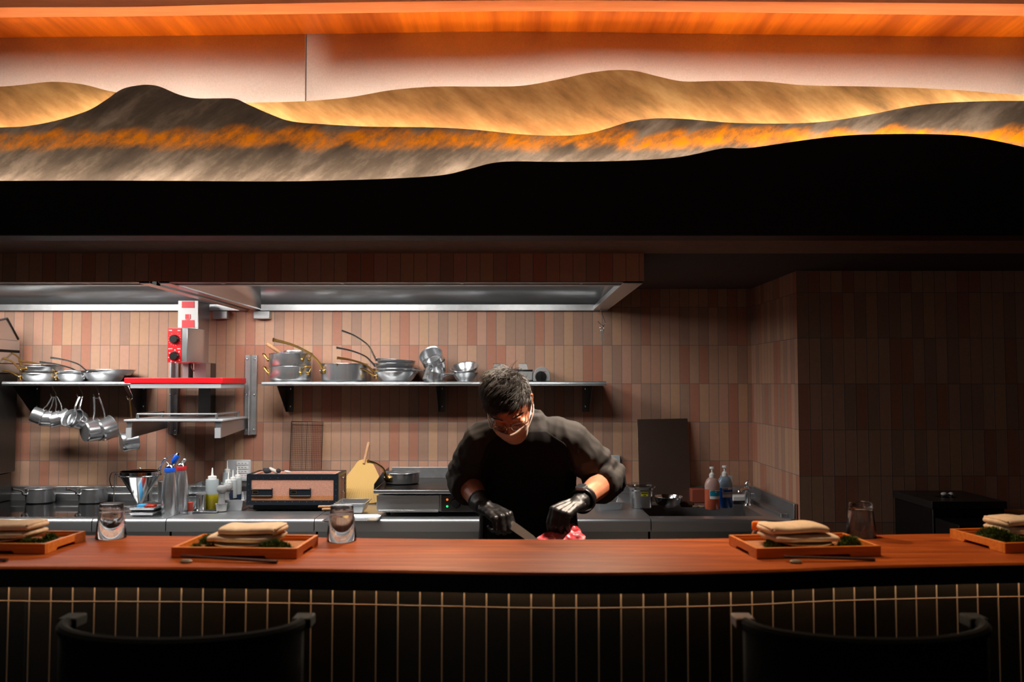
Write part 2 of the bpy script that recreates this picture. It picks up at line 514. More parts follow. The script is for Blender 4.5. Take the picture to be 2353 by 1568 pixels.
def mountain(name, C, Y, zb, mat, label, led=True, drop=0.032):
    top = [U(a, b, Y) for a, b in C]
    mb = MB(); n = len(top)
    v = [(p.x, Y, p.z) for p in top] + [(p.x, Y, zb) for p in top] + [(p.x, Y + 0.012, p.z) for p in top] + [(p.x, Y + 0.012, zb) for p in top]
    f = []
    for i in range(n - 1):
        f += [(i, i + 1, n + i + 1, n + i), (2 * n + i + 1, 2 * n + i, 3 * n + i, 3 * n + i + 1), (i + 1, i, 2 * n + i, 2 * n + i + 1), (n + i, n + i + 1, 3 * n + i + 1, 3 * n + i)]
    mb._add(v, f)
    o = mb.build(name, mat, loc=(0, Y, zb), angle=50)
    tag(o, label, 'wall panel')
    if led:
        s = MB()
        s.tube([(p.x, Y + 0.024, p.z - drop) for p in top[::2]], 0.004, 6)
        q = s.build('led_strip', LED, o)
    return o
mountain('mountain_panel', C1, P1Y, BZ + 0.002, plain('black_board', (10, 10, 10), 0.75, spec=0.2),
         'black wavy board lowest and frontmost of the layered mountain panels')
S2 = stone('grey_stone', (112, 98, 86), (54, 49, 45), (182, 164, 148), ((255, 150, 6), U(900, 338, P2Y).z - BZ - 0.03, U(900, 298, P2Y).z - BZ - 0.03), 0.6)  # orange band is the stone's own gold texture
mountain('mountain_panel', C2, P2Y, BZ + 0.03, S2, 'grey brown stone mountain panel with orange gold band across it')
S3 = stone('gold_stone', (176, 134, 84), (96, 78, 54), (222, 182, 124), None, -0.6)
mountain('mountain_panel', C3, P3Y, BZ + 0.03, S3, 'golden tan stone mountain panel behind the grey one')
ZS = U(1176, 73, FY).z
def ztop(px, py): return G(px, py, ZS)
fab = catmull([ztop(*p) for p in ((-160, 90), (0, 87), (300, 84), (700, 79), (1176, 73), (1600, 78), (2000, 83), (2353, 86), (2520, 89))], 6)
def fabric(pts, label):
    mb = MB(); n = len(pts)
    mb._add([(p.x, p.y, ZS) for p in pts] + [(p.x, p.y, BZ + 0.3) for p in pts], [(i, i + 1, n + i + 1, n + i) for i in range(n - 1)])
    o = mb.build('fabric_panel', M['fabricpanel'], loc=(pts[0].x, pts[0].y, BZ + 0.3), solid=0.006)
    return tag(o, label, 'wall panel', 'pink fabric panels behind the mountains')
xs = U(700, 150, FY).x
fl = [p for p in fab if p.x < xs - 0.002] + [Vector((xs - 0.0025, 3.765, ZS))]
fr = [Vector((xs + 0.0025, 3.765, ZS))] + [p for p in fab if p.x > xs + 0.002]
def ylerp(x):
    for a, b in zip(fab, fab[1:]):
        if a.x <= x <= b.x: return a.y + (b.y - a.y) * (x - a.x) / (b.x - a.x)
    return fab[0].y
fl[-1].y = ylerp(xs); fr[0].y = ylerp(xs)
fabric(fl, 'pink fabric panel left of the thin vertical seam'); fabric(fr, 'long pink fabric panel right of the thin vertical seam')
# wooden soffit above, its rim and the ceiling
rim = catmull([ztop(*p) for p in ((-160, 37), (0, 35), (300, 32), (600, 28), (1176, 20), (1600, 22), (2000, 27), (2353, 31), (2520, 34))], 6)
rim2 = catmull([G(*p, ZS - 0.012) for p in ((-160, 19), (0, 17), (300, 16), (600, 9), (1176, 1), (1600, 3), (2000, 6), (2353, 9), (2520, 12))], 6)
def band(name, A, Bp, z0, z1, mat):
    mb = MB(); n = len(A)
    v = [(p.x, p.y, z0) for p in A] + [(p.x, p.y, z0) for p in Bp] + [(p.x, p.y, z1) for p in A] + [(p.x, p.y, z1) for p in Bp]
    f = []
    for i in range(n - 1):
        f += [(i, i + 1, n + i + 1, n + i), (2 * n + i, 2 * n + i + 1, 3 * n + i + 1, 3 * n + i), (i, i + 1, 2 * n + i + 1, 2 * n + i), (n + i, n + i + 1, 3 * n + i + 1, 3 * n + i)]
    mb._add(v, f)
    return struct(mb.build(name, mat))
fab2 = [Vector((p.x, p.y + 0.03, p.z)) for p in fab]
rimb = [Vector((p.x, p.y + 0.012, p.z)) for p in rim]
band('ceiling', rimb, fab2, ZS, ZS + 0.02, M['soffit'])
band('trim_5', rim2, [Vector((p.x, p.y - 0.004, p.z)) for p in rim], ZS - 0.012, ZS + 0.05, M['rimwood'])
mb = MB(); mb.box(-4.5, 4.5, -0.6, 3.9, ZS + 0.05, ZS + 0.09)
struct(mb.build('ceiling_upper', plain('white_ceiling', (214, 214, 220), 0.9)))

# ================================================================== bar counter
CZ = 1.16
fe = catmull([G(*p, CZ) for p in ((-260, 1301), (-60, 1302), (0, 1303), (350, 1304), (700, 1308), (1000, 1313), (1250, 1317), (1500, 1316), (1750, 1311), (1950, 1303), (2150, 1298), (2353, 1294), (2560, 1292))], 6)
be = catmull([G(*p, CZ) for p in ((-260, 1228), (-60, 1229), (0, 1229.5), (350, 1231.5), (700, 1235), (1000, 1239), (1250, 1240), (1500, 1239), (1750, 1236), (1950, 1231), (2150, 1227), (2353, 1225), (2560, 1224))], 6)
bar = thing('bar_counter', 'long wavy edged reddish brown wooden bar counter in front', 'counter', (0, 2.33, 0))
mb = MB(); n = len(fe); ins = 0.012
rows = [[(p.x, p.y + 0.004, CZ) for p in fe], [(p.x, p.y, CZ - 0.005) for p in fe], [(p.x, p.y, CZ - 0.05) for p in fe], [(p.x, p.y, CZ - 0.05) for p in be], [(p.x, p.y, CZ - 0.004) for p in be], [(p.x, p.y - 0.003, CZ) for p in be]]
v = [q for r in rows for q in r]; f = []
for r in range(6):
    for i in range(n - 1):
        a, b = r * n, ((r + 1) % 6) * n
        f.append((a + i, a + i + 1, b + i + 1, b + i))
f += [tuple(r * n for r in range(6)), tuple(r * n + n - 1 for r in range(6))]
mb._add(v, f); mb.build('counter_top', M['counter'], bar)
mb = MB(); v = [q for r in ([(p.x, p.y - 0.003, CZ - 0.006) for p in fe], [(p.x, p.y - 0.003, CZ - 0.0505) for p in fe], [(p.x, p.y + 0.002, CZ - 0.0505) for p in fe], [(p.x, p.y + 0.002, CZ - 0.006) for p in fe]) for q in r]
mb._add(v, [(r * n + i, r * n + i + 1, ((r + 1) % 4) * n + i + 1, ((r + 1) % 4) * n + i) for r in range(4) for i in range(n - 1)])
mb.build('edge_band', plain('dark_edge', (16, 9, 8), 0.6, spec=0.2), bar)
mb = MB(); L = 0; us = [0]
tp = [Vector((p.x, p.y + 0.2, 0)) for p in fe]
for a, b in zip(tp, tp[1:]): L += (b - a).length; us.append(L)
zj = U(1176, 1398, tp[len(tp) // 2].y).z
u_off = -us[min(range(n), key=lambda i: abs(tp[i].x - U(1155, 1400, tp[i].y).x))] % 0.0595
base = len(mb.v)
mb._add([(p.x, p.y, CZ - 0.05) for p in tp] + [(p.x, p.y, 0.0) for p in tp], [(i, i + 1, n + i + 1, n + i) for i in range(n - 1)])
for i in range(n):
    mb.uv[i] = (us[i] + u_off, CZ - 0.05 - zj + 0.24); mb.uv[n + i] = (us[i] + u_off, -zj + 0.24)
mb.build('tiled_front', M['tile_dark'], bar)
mb = MB()
mb.box(-3.0, 3.0, 2.50, 2.52, 0.0, CZ - 0.05); mb.build('back_panel', M['blackmat'], bar)
mb = MB(); mb.tube([(p.x, p.y - 0.009, CZ - 0.055) for p in tp], 0.003, 6)
mb.build('led_strip', emit('bar_led_glow', (1.0, 0.84, 0.62), 60), bar)
# ================================================================== kitchen: worktops
KZ = 0.90
KF, KB = 4.64, 5.40
def kx(px): return G(px, 1188, KZ).x * KF / G(px, 1188, KZ).y
sx = [-4.1, kx(211), kx(381), kx(722), kx(1496), SX - 0.004]
def worktop(name, x0, x1, label, hole=None):
    t = thing(name, label, 'worktop', ((x0 + x1) / 2, (KF + KB) / 2, 0), 'steel worktop units along the back wall')
    g = 0.0025
    mb = MB()
    # profile of the slab with a rounded nose, swept along x
    prof = [(KB, KZ), (KF + 0.022, KZ)] + [(KF + 0.022 - 0.022 * math.sin(a), KZ - 0.022 + 0.022 * math.cos(a)) for a in (0.3, 0.6, 0.9, 1.2, PI / 2)] + [(KF, KZ - 0.066), (KF + 0.012, KZ - 0.066), (KF + 0.012, KZ - 0.03), (KB, KZ - 0.03)]
    if hole is None:
        mb.prism(prof, lambda a, b: (x0 + g, a, b), lambda a, b: (x1 - g, a, b))
    else:
        hx0, hx1, hy0, hy1 = hole
        front = [(hy0, KZ)] + prof[1:-1] + [(hy0, KZ - 0.03)]
        mb.prism(front, lambda a, b: (x0 + g, a, b), lambda a, b: (x1 - g, a, b))
        mb.box(x0 + g, x1 - g, hy1, KB, KZ - 0.03, KZ)
        mb.box(x0 + g, hx0, hy0, hy1, KZ - 0.03, KZ); mb.box(hx1, x1 - g, hy0, hy1, KZ - 0.03, KZ)
    mb.build('slab', M['steel_top'], t, angle=25)
    mb = MB(); mb.box(x0 + 0.006, x1 - 0.006, KF + 0.07, KF + 0.09, 0.1, KZ - 0.07)
    mb.build('front_panel', M['steel'], t)
    mb = MB(); mb.box(x0 + 0.004, x1 - 0.004, KB - 0.02, WALL - 0.003, KZ - 0.03, KZ + 0.085)
    mb.box(x0 + 0.004, x1 - 0.004, KB - 0.05, KB - 0.02, KZ - 0.002, KZ + 0.045)
    mb.build('splashback', M['steel'], t, bevel=0.003)
    mb = MB(); mb.box(x0 + 0.006, x1 - 0.006, KF + 0.09, KB - 0.02, 0.1, 0.14); mb.box(x0 + 0.006, x0 + 0.03, KF + 0.09, KB - 0.02, 0.14, KZ - 0.03); mb.box(x1 - 0.03, x1 - 0.006, KF + 0.09, KB - 0.02, 0.14, KZ - 0.03)
    mb.build('carcass', M['steel_dark'], t)
    for xx in (x0 + 0.08, x1 - 0.08):
        mb = MB(); mb.cyl((xx, KF + 0.13, 0), 0.02, 0.1, 12); mb.build('leg', M['steel'], t)
    return t
worktop('worktop', sx[0], sx[1], 'steel worktop holding the black induction hob and two saucepans')
worktop('worktop', sx[1], sx[2], 'narrow steel worktop under the cone dispenser and stacked metal trays')
worktop('worktop', sx[2], sx[3], 'steel worktop under the clay charcoal grill and squeeze bottles')
worktop('worktop', sx[3], sx[4], 'long steel worktop under the electric griddle behind the cook')
sh = (G(1505, 1200, KZ).x, 1.36, 4.74, 5.16)
st = worktop('sink_unit', sx[4], sx[5], 'steel sink unit in the corner below the soap bottles', sh)
mb = MB()
hx0, hxx1, hy0, hy1 = sh
zb = KZ - 0.25
mb._add([(hx0, hy0, KZ), (hxx1, hy0, KZ), (hxx1, hy1, KZ), (hx0, hy1, KZ), (hx0 + .02, hy0 + .02, zb), (hxx1 - .02, hy0 + .02, zb), (hxx1 - .02, hy1 - .02, zb), (hx0 + .02, hy1 - .02, zb)],
        [(0, 1, 5, 4), (1, 2, 6, 5), (2, 3, 7, 6), (3, 0, 4, 7), (4, 5, 6, 7)])
mb.build('basin', M['steel'], st, solid=0.003)
mb = MB(); mb.box(SX - 0.022, SX - 0.004, 4.6, KB - 0.02, KZ, KZ + 0.085); mb.box(SX - 0.06, SX - 0.022, 4.7, KB - 0.05, KZ - 0.001, KZ + 0.02)
mb.build('side_splash', M['steel'], st, bevel=0.003)

# induction hob on the left
t = thing('induction_hob', 'black glass induction hob with faint reflections under two saucepans', 'hob', (-2.9, 5.0, KZ))
hbx = G(228, 1165, KZ)
mb = MB(); mb.box(-3.9, sx[1] + 0.03, KF + 0.035, KB - 0.06, KZ, KZ + 0.005); mb.build('glass_top', M['hobglass'], t, bevel=0.002)
mb = MB(); mb.box(sx[1] + 0.03, sx[1] + 0.035, KF + 0.035, KB - 0.06, KZ, KZ + 0.006); mb.build('edge_strip', M['steel'], t)

# ------------------------------------------------------------------ extraction hoods
def hood(name, x0, x1, label, right_end=False):
    t = thing(name, label, 'extractor hood', ((x0 + x1) / 2, 4.7, 2.0), 'extractor hoods over the back counter')
    yb = WALL - 0.004; yf = HY + 0.015; zl = hz0
    zi = zl + 0.17
    mb = MB()                                           # inner pan: back, ends and sloping top
    ya = yf + 0.12
    e0, e1 = x0 + 0.05, x1 - 0.05
    mb._add([(e0, yb - 0.02, zl), (e1, yb - 0.02, zl), (e1, yb - 0.05, zi), (e0, yb - 0.05, zi), (e0, ya, zi + .1), (e1, ya, zi + .1), (e0, ya, zl), (e1, ya, zl)],
            [(0, 1, 2, 3), (3, 2, 5, 4), (4, 5, 7, 6), (0, 3, 4, 6), (1, 2, 5, 7)])
    mb.build('inner_shell', M['steel'], t, solid=0.002, angle=20)
    mb = MB()                                           # front rim: flat frame with a gutter slot
    mb.box(x0, x1, yf, yf + 0.028, zl - 0.004, zl + 0.02); mb.box(x0, x1, yf + 0.075, yf + 0.12, zl - 0.006, zl + 0.02)
    mb.box(x0, x1, yf + 0.028, yf + 0.075, zl + 0.008, zl + 0.02)
    for k in range(4):
        xx = x0 + (x1 - x0) * (k + 0.5) / 4
        mb.box(xx - 0.006, xx + 0.006, yf + 0.028, yf + 0.075, zl - 0.003, zl + 0.01)
    mb.build('front_rim', M['steel'], t)
    mb = MB(); mb.box(x0, x1, yb - 0.03, yb, zl - 0.012, zl + 0.028); mb.build('back_rim', M['alu'], t, bevel=0.002)
    mb = MB(); mb.box(x0, x0 + 0.05, yf, yb - 0.03, zl - 0.008, zl + 0.02); mb.build('side_rim', M['steel'], t, bevel=0.002)
    mb = MB(); w = 0.05 if not right_end else 0.09
    mb.box(x1 - w, x1, yf, yb - 0.03, zl - 0.008, zl + 0.02); mb.build('side_rim', M['steel'], t, bevel=0.002)
    for yy in ((4.75,) if not right_end else (4.55, 5.0)):
        mb = MB(); mb.box((x0 + x1) / 2 - 0.65, (x0 + x1) / 2 + 0.65, yy - 0.04, yy + 0.04, 2.31, 2.33); mb.build('lamp_housing', M['white'], t)
    return t
hm0 = U(570, 712, WALL).x; hm1 = U(592, 712, WALL).x
hood('extractor_hood', -4.1, hm0, 'stainless extractor hood at the left above the salamander grill')
hood('extractor_hood', hm1 - 0.02, hx1 - 0.004, 'long stainless extractor hood right of the divider with hook', True)
for a, b, lab in ((490, 523, 'small steel box below the hood divider, left one of the two'), (583, 620, 'small steel box below the hood divider, right one of the two')):
    mb = MB(); p, q = U(a, 733, WALL - 0.05), U(b, 714, WALL - 0.05)
    mb.box(p.x, q.x, WALL - 0.06, WALL - 0.002, p.z, q.z - 0.004)
    tag(mb.build('junction_box', M['alu'], loc=((p.x + q.x) / 2, WALL - 0.03, p.z), bevel=0.003), lab, 'box', 'junction boxes under the hoods')

# ------------------------------------------------------------------ wall shelves
SHY, SHZ = 5.13, 1.628
def shelf(name, x0, x1, label, brs):
    t = thing(name, label, 'wall shelf', ((x0 + x1) / 2, 5.29, SHZ - 0.03), 'stainless wall shelves')
    mb = MB()
    r = 0.013
    prof = [(WALL - 0.002, SHZ), (SHY + r, SHZ)] + [(SHY + r - r * math.sin(a), SHZ - r + r * math.cos(a)) for a in [PI * k / 6 for k in range(1, 7)]] + [(SHY + r + 0.004, SHZ - 0.024), (SHY + r + 0.004, SHZ - 0.004), (WALL - 0.002, SHZ - 0.004)]
    mb.prism(prof, lambda a, b: (x0, a, b), lambda a, b: (x1, a, b))
    mb.build('shelf_board', M['steel'], t, angle=30)
    for xb, side in brs:
        mb = MB()
        tri = [(SHY + 0.05, SHZ - 0.005), (WALL - 0.003, SHZ - 0.005), (WALL - 0.003, SHZ - 0.19), (WALL - 0.03, SHZ - 0.19)]
        mb.prism(tri, lambda a, b: (xb, a, b), lambda a, b: (xb + 0.002, a, b))
        xe = xb + side * 0.042
        mb.box(min(xb, xe), max(xb, xe), WALL - 0.005, WALL - 0.003, SHZ - 0.19, SHZ - 0.005)
        br = mb.build('bracket', M['steel_dark'], t)
        for zz in (SHZ - 0.045, SHZ - 0.155):
            sc = MB(); sc.ball((xb + side * 0.021, WALL - 0.006, zz), 0.006, 0.003, 0.006, 10, 6)
            s_ = sc.build('screw', M['chrome'], br)
    return t
def sxp(px): return U(px, 878, SHY).x
shelf('wall_shelf', sxp(601), sxp(1393), 'steel wall shelf in the middle carrying pots, pans and the gas stove', ((U(660, 900, WALL).x, 1), (U(1008, 900, WALL).x, 1), (U(1353, 900, WALL).x, -1)))
shelf('wall_shelf', sxp(4), sxp(300), 'steel wall shelf at far left with frying pans and hanging saucepans', ((U(78, 900, WALL).x, 1), (U(322, 920, WALL).x, 1)))

# ------------------------------------------------------------------ salamander grill on its wall uprights
t = thing('salamander_grill', 'red trimmed steel salamander grill with white column on wall uprights', 'grill', (-1.9, 5.3, 1.25))
for pa, pb in ((385, 405), (560, 587)):
    x0, x1 = U(pa, 900, 5.4).x, U(pb, 900, 5.4).x
    z0, z1 = U(pa, 1000, 5.4).z, U(pa, 816, 5.4).z
    xm = x0 + (x1 - x0) * 0.6
    mb = MB(); mb.box(x0, xm, 5.42, WALL - 0.002, z0, z1); mb.box(xm - 0.004, xm, 5.37, 5.42, z0, z1); mb.box(xm, x1, 5.42, WALL - 0.002, z0, z1)
    up = mb.build('upright', M['alu'], t, bevel=0.002)
    for zz in (z1 - 0.025, (z0 + z1) / 2, z0 + 0.03):
        for xx in (x0 + 0.012, x1 - 0.012):
            sc = MB(); sc.ball((xx, 5.417, zz), 0.007, 0.005, 0.007, 10, 6); sc.build('bolt', M['chrome'], up)
cx0, cx1 = U(409, 720, 5.17).x, U(456, 720, 5.17).x
cz1, cz0 = U(409, 691, 5.17).z, U(409, 835, 5.17).z
mb = MB(); mb.box(cx0, cx1, 5.17, 5.36, cz0, cz1); mb.build('column', M['steel'], t, bevel=0.004)
face = MB(); face.box(cx0 + 0.002, cx1 - 0.002, 5.166, 5.1695, U(409, 753, 5.17).z, cz1 - 0.002)
face.build('column_face', plain('white_enamel', (232, 230, 230), 0.3), t)
for ya, yb_ in ((693, 708), (736, 753)):
    mb = MB(); a, b = U(418, yb_, 5.166), U(447, ya, 5.166); mb.box(a.x, b.x, 5.163, 5.1655, a.z, b.z)
    mb.build('sticker', plain('coral_red', (240, 58, 68), 0.5), t)
mb = MB(); a, b = U(426, 733, 5.166), U(438, 722.5, 5.166); mb.box(a.x, b.x, 5.163, 5.1655, a.z, b.z)
mb.build('logo_square', plain('coral_red_logo', (240, 58, 68), 0.5), t)
text('SALVIS', 0.0085, (a.x, 5.1625, a.z - 0.007), M['red'], t, bold=0.0002)
for k in range(4):
    mb = MB(); mb.box(b.x - 0.007, b.x - 0.004, 5.1622, 5.163, a.z + 0.003 + k * 0.006, a.z + 0.006 + k * 0.006); mb.build('logo_dot', M['white'], t)
# control box with chamfered corner, red panel and two knobs
CY = 5.03
bx0, bx1 = U(386, 790, CY).x, U(448, 790, CY).x
bz1, bz0 = U(386, 754, CY).z, U(386, 833, CY).z
mb = MB()
ol = [(bx0, CY), (bx1 - 0.045, CY), (bx1 + 0.005, 5.13), (bx1 + 0.005, 5.168), (bx0 + 0.055, 5.168), (bx0, 5.10)]
mb.prism(ol, lambda a, b: (a, b, bz0), lambda a, b: (a, b, bz1)); mb.build('control_box', M['steel'], t, bevel=0.002)
px1 = U(417, 790, CY).x
mb = MB(); mb.box(bx0, px1, CY - 0.004, CY - 0.0005, bz0 + 0.001, bz1 - 0.002); pn = mb.build('control_panel', M['red'], t)
for kyp, lab in ((780, 0), (819, 1)):
    c = U(402, kyp, CY)
    kb = MB(); kb.M = Matrix.Translation((c.x, CY - 0.004, c.z)) @ Matrix.Rotation(PI / 2, 4, 'X')
    kb.lathe([(0.0265, 0), (0.026, 0.008), (0.0235, 0.022), (0.021, 0.025), (0.0, 0.025)], 28); kb.build('knob', M['black'], pn)
    nm = 14 if lab == 0 else 8
    for k in range(nm):
        mk = MB()
        a = math.radians(60 - k * 300 / (nm - 1)) + (0 if lab == 0 else 0.5)
        r = 0.036; x, z = c.x + r * math.cos(a) * 0.98, c.z + r * math.sin(a)
        if not (bx0 + 0.002 < x < px1 - 0.002): continue
        w = 0.0014 if lab == 0 else 0.0032
        mk.box(x - w, x + w, CY - 0.0048, CY - 0.004, z - w, z + w)
        mk.build('dial_mark', M['white'], pn)
text('TIME', 0.0095, (bx0 + 0.004, CY - 0.0046, bz1 - 0.018), M['white'], pn, bold=0.0002); text('MIN', 0.0095, (px1 - 0.023, CY - 0.0046, bz1 - 0.018), M['white'], pn, bold=0.0002)
zz = U(402, 803, CY).z
text('AUTO', 0.0085, (bx0 + 0.004, CY - 0.0046, zz), M['white'], pn, bold=0.0002); text('MAN', 0.0085, (px1 - 0.023, CY - 0.0046, zz), M['white'], pn, bold=0.0002)
# heating head: frame with red band and white trim below
SY = 4.90
hx_0, hx_1 = U(285, 876, SY).x, U(511, 876, SY).x
hzt, hzb = U(400, 868.5, SY).z, U(400, 881.5, SY).z
mb = MB(); mb.box(hx_0, hx_1, SY, 5.34, hzb, hzt); mb.build('red_head', M['red'], t, bevel=0.003)
wz = U(400, 893, SY).z
mb = MB(); mb.box(U(298, 880, SY).x, U(507, 880, SY).x, SY + 0.006, 5.33, wz, hzb - 0.001); mb.build('head_trim', M['palemetal'], t, bevel=0.002)
for pa, pb in ((431, 444), (457, 484)):
    mb = MB(); mb.box(U(pa, 850, 5.3).x, U(pb, 850, 5.3).x, 5.22, 5.3, hzt, cz0 + 0.002); mb.build('neck', M['steel'], t)
mb = MB(); mb.tube(catmull([(U(452, 836, 5.28).x, 5.2, cz0), (U(452, 850, 5.28).x, 5.2, cz0 - 0.03), (U(457, 862, 5.28).x, 5.24, cz0 - 0.06)]), 0.003, 8); mb.build('cable', M['grey'], t)
mb = MB(); mb.box(U(458, 950, 5.38).x, U(486, 950, 5.38).x, 5.36, WALL - 0.003, U(458, 955, 5.38).z, U(458, 835, 5.38).z); mb.build('back_plate', M['steel_dark'], t)
# lower rack: plate, rail on posts, two bracket arms
pz = U(400, 967, SY).z
mb = MB(); mb.box(U(284, 967, SY).x, U(512, 967, SY).x, SY, 5.36, pz - 0.006, pz + 0.006); mb.build('rack_plate', M['palemetal'], t, bevel=0.003)
rz = pz + 0.036
x0, x1 = U(316, 952, SY + .03).x, U(498, 952, SY + .03).x
mb = MB(); mb.tube([(x0, 5.3, rz), (x0, SY + 0.03, rz), (x1, SY + 0.03, rz), (x1 + 0.01, 5.3, rz)], 0.005, 8); gr = mb.build('guard_rail', M['steel'], t)
for xx, yy in ((x0, SY + 0.03), (x1, SY + 0.03), (x0, 5.28), (x1 + 0.01, 5.28)):
    mb = MB(); mb.cyl((xx, yy, pz + 0.006), 0.008, 0.03, 12); mb.build('rail_post', M['steel'], gr)
for pa, pb, kx_ in ((290, 303, 0), (494, 508, 1)):
    a, b = U(pa, 1007, SY + 0.01), U(pb, 984, SY + 0.01)
    mb = MB(); dx = 0.0
    mb.hexa([(a.x, SY + .01, a.z), (b.x, SY + .01, a.z), (b.x, 5.42, a.z + 0.03), (a.x, 5.42, a.z + 0.03), (a.x, SY + .01, pz - 0.008), (b.x, SY + .01, pz - 0.008), (b.x, 5.42, pz - 0.008), (a.x, 5.42, pz - 0.008)])
    mb.build('bracket_arm', M['steel'], t, bevel=0.002)
    mb = MB(); mb.box(a.x + 0.0005, b.x - 0.0005, SY + 0.002, SY + 0.0095, a.z, b.z); mb.build('arm_end_cap', M['palemetal'], t)

# ------------------------------------------------------------------ oven column at the far left
t = thing('oven_column', 'dark steel oven column cut off by the left picture edge', 'oven', (-3.35, 5.05, KZ))
ox = U(46, 900, 5.36).x
def ozz(y): return U(46, y, 5.36).z
mb = MB(); mb.box(-3.75, ox, 4.72, 5.345, ozz(858), ozz(784)); mb.build('control_section', M['steel'], t, bevel=0.004)
mb = MB(); mb.box(-3.74, ox + 0.003, 4.74, 5.34, ozz(812), ozz(806)); mb.box(-3.74, ox + 0.003, 4.74, 5.34, ozz(838), ozz(836)); mb.build('vent_slot', M['blackmat'], t)
mb = MB(); mb.box(-3.75, ox - 0.004, 4.70, 5.15, ozz(1083), ozz(859)); mb.build('oven_body', M['steel_dark'], t, bevel=0.004)
mb = MB(); mb.box(-3.75, ox - 0.008, 5.155, 5.345, ozz(1083), ozz(859)); mb.build('rear_panel', M['steel_dark'], t, bevel=0.004)
mb = MB(); mb.box(-3.72, ox - 0.03, 4.74, 5.345, KZ+0.006, ozz(1086)); mb.build('plinth', M['steel_dark'], t, bevel=0.004)
z0 = ozz(784)
mb = MB(); mb.prism([(5.34, z0), (4.95, z0), (4.95, z0 + 0.07), (5.22, z0 + 0.125)], lambda a, b: (-3.7, a, b), lambda a, b: (ox - 0.012, a, b)); mb.build('flue_cap', M['steel'], t, bevel=0.003)
mb = MB(); mb.tube([(ox - 0.01, 4.95, z0 + 0.074), (ox - 0.01, 5.22, z0 + 0.13), (ox - 0.01, 5.345, z0 + 0.01)], 0.006, 8); mb.build('flue_edge', M['black'], t)

# ------------------------------------------------------------------ black appliance at the far right
t = thing('black_cabinet', 'low black cabinet with overhanging lid beside the right wall', 'cabinet', (2.15, 4.35, 0))
BX0 = 1.985
mb = MB(); mb.box(BX0 + 0.005, BX0 + 0.345, 4.15, 4.56, 0.0, U(2134, 1171, 4.15).z); mb.build('body', M['black'], t, bevel=0.003)
zt = U(2134, 1152.5, 4.15).z
mb = MB(); mb.box(BX0 - 0.002, BX0 + 0.352, 4.14, 4.562, U(2134, 1170, 4.15).z, zt); mb.build('lid', plain('granite', (38, 36, 36), 0.35, var=0.4, nscale=220), t, bevel=0.002)
mb = MB(); mb.box(BX0 + 0.01, BX0 + 0.42, 3.92, 4.14, 0, U(2200, 1205, 3.95).z); mb.build('front_ledge', M['black'], t, bevel=0.003)
p = U(2172, 1144, 4.33)
mb = MB(); mb.lathe([(0.0, 0.006), (0.04, 0.003), (0.05, 0.0), (0.046, -0.002)], 28, (p.x, 4.33, zt + 0.0025)); 
tag(mb.build('saucer', M['hobglass'], loc=(p.x, 4.33, zt)), 'dark saucer on top of the black cabinet', 'saucer')
for dx, lab in ((-0.016, 'larger white pebble on the black cabinet, left'), (0.018, 'smaller white pebble on the black cabinet, right')):
    mb = MB(); mb.ball((p.x + 0.002 + dx, 4.31, zt + 0.014), 0.017 if dx < 0 else 0.013, 0.014, 0.009, 14, 8)
    tag(mb.build('pebble', M['white'], loc=(p.x + 0.002 + dx, 4.31, zt)), lab, 'pebble', 'white pebbles on the cabinet')
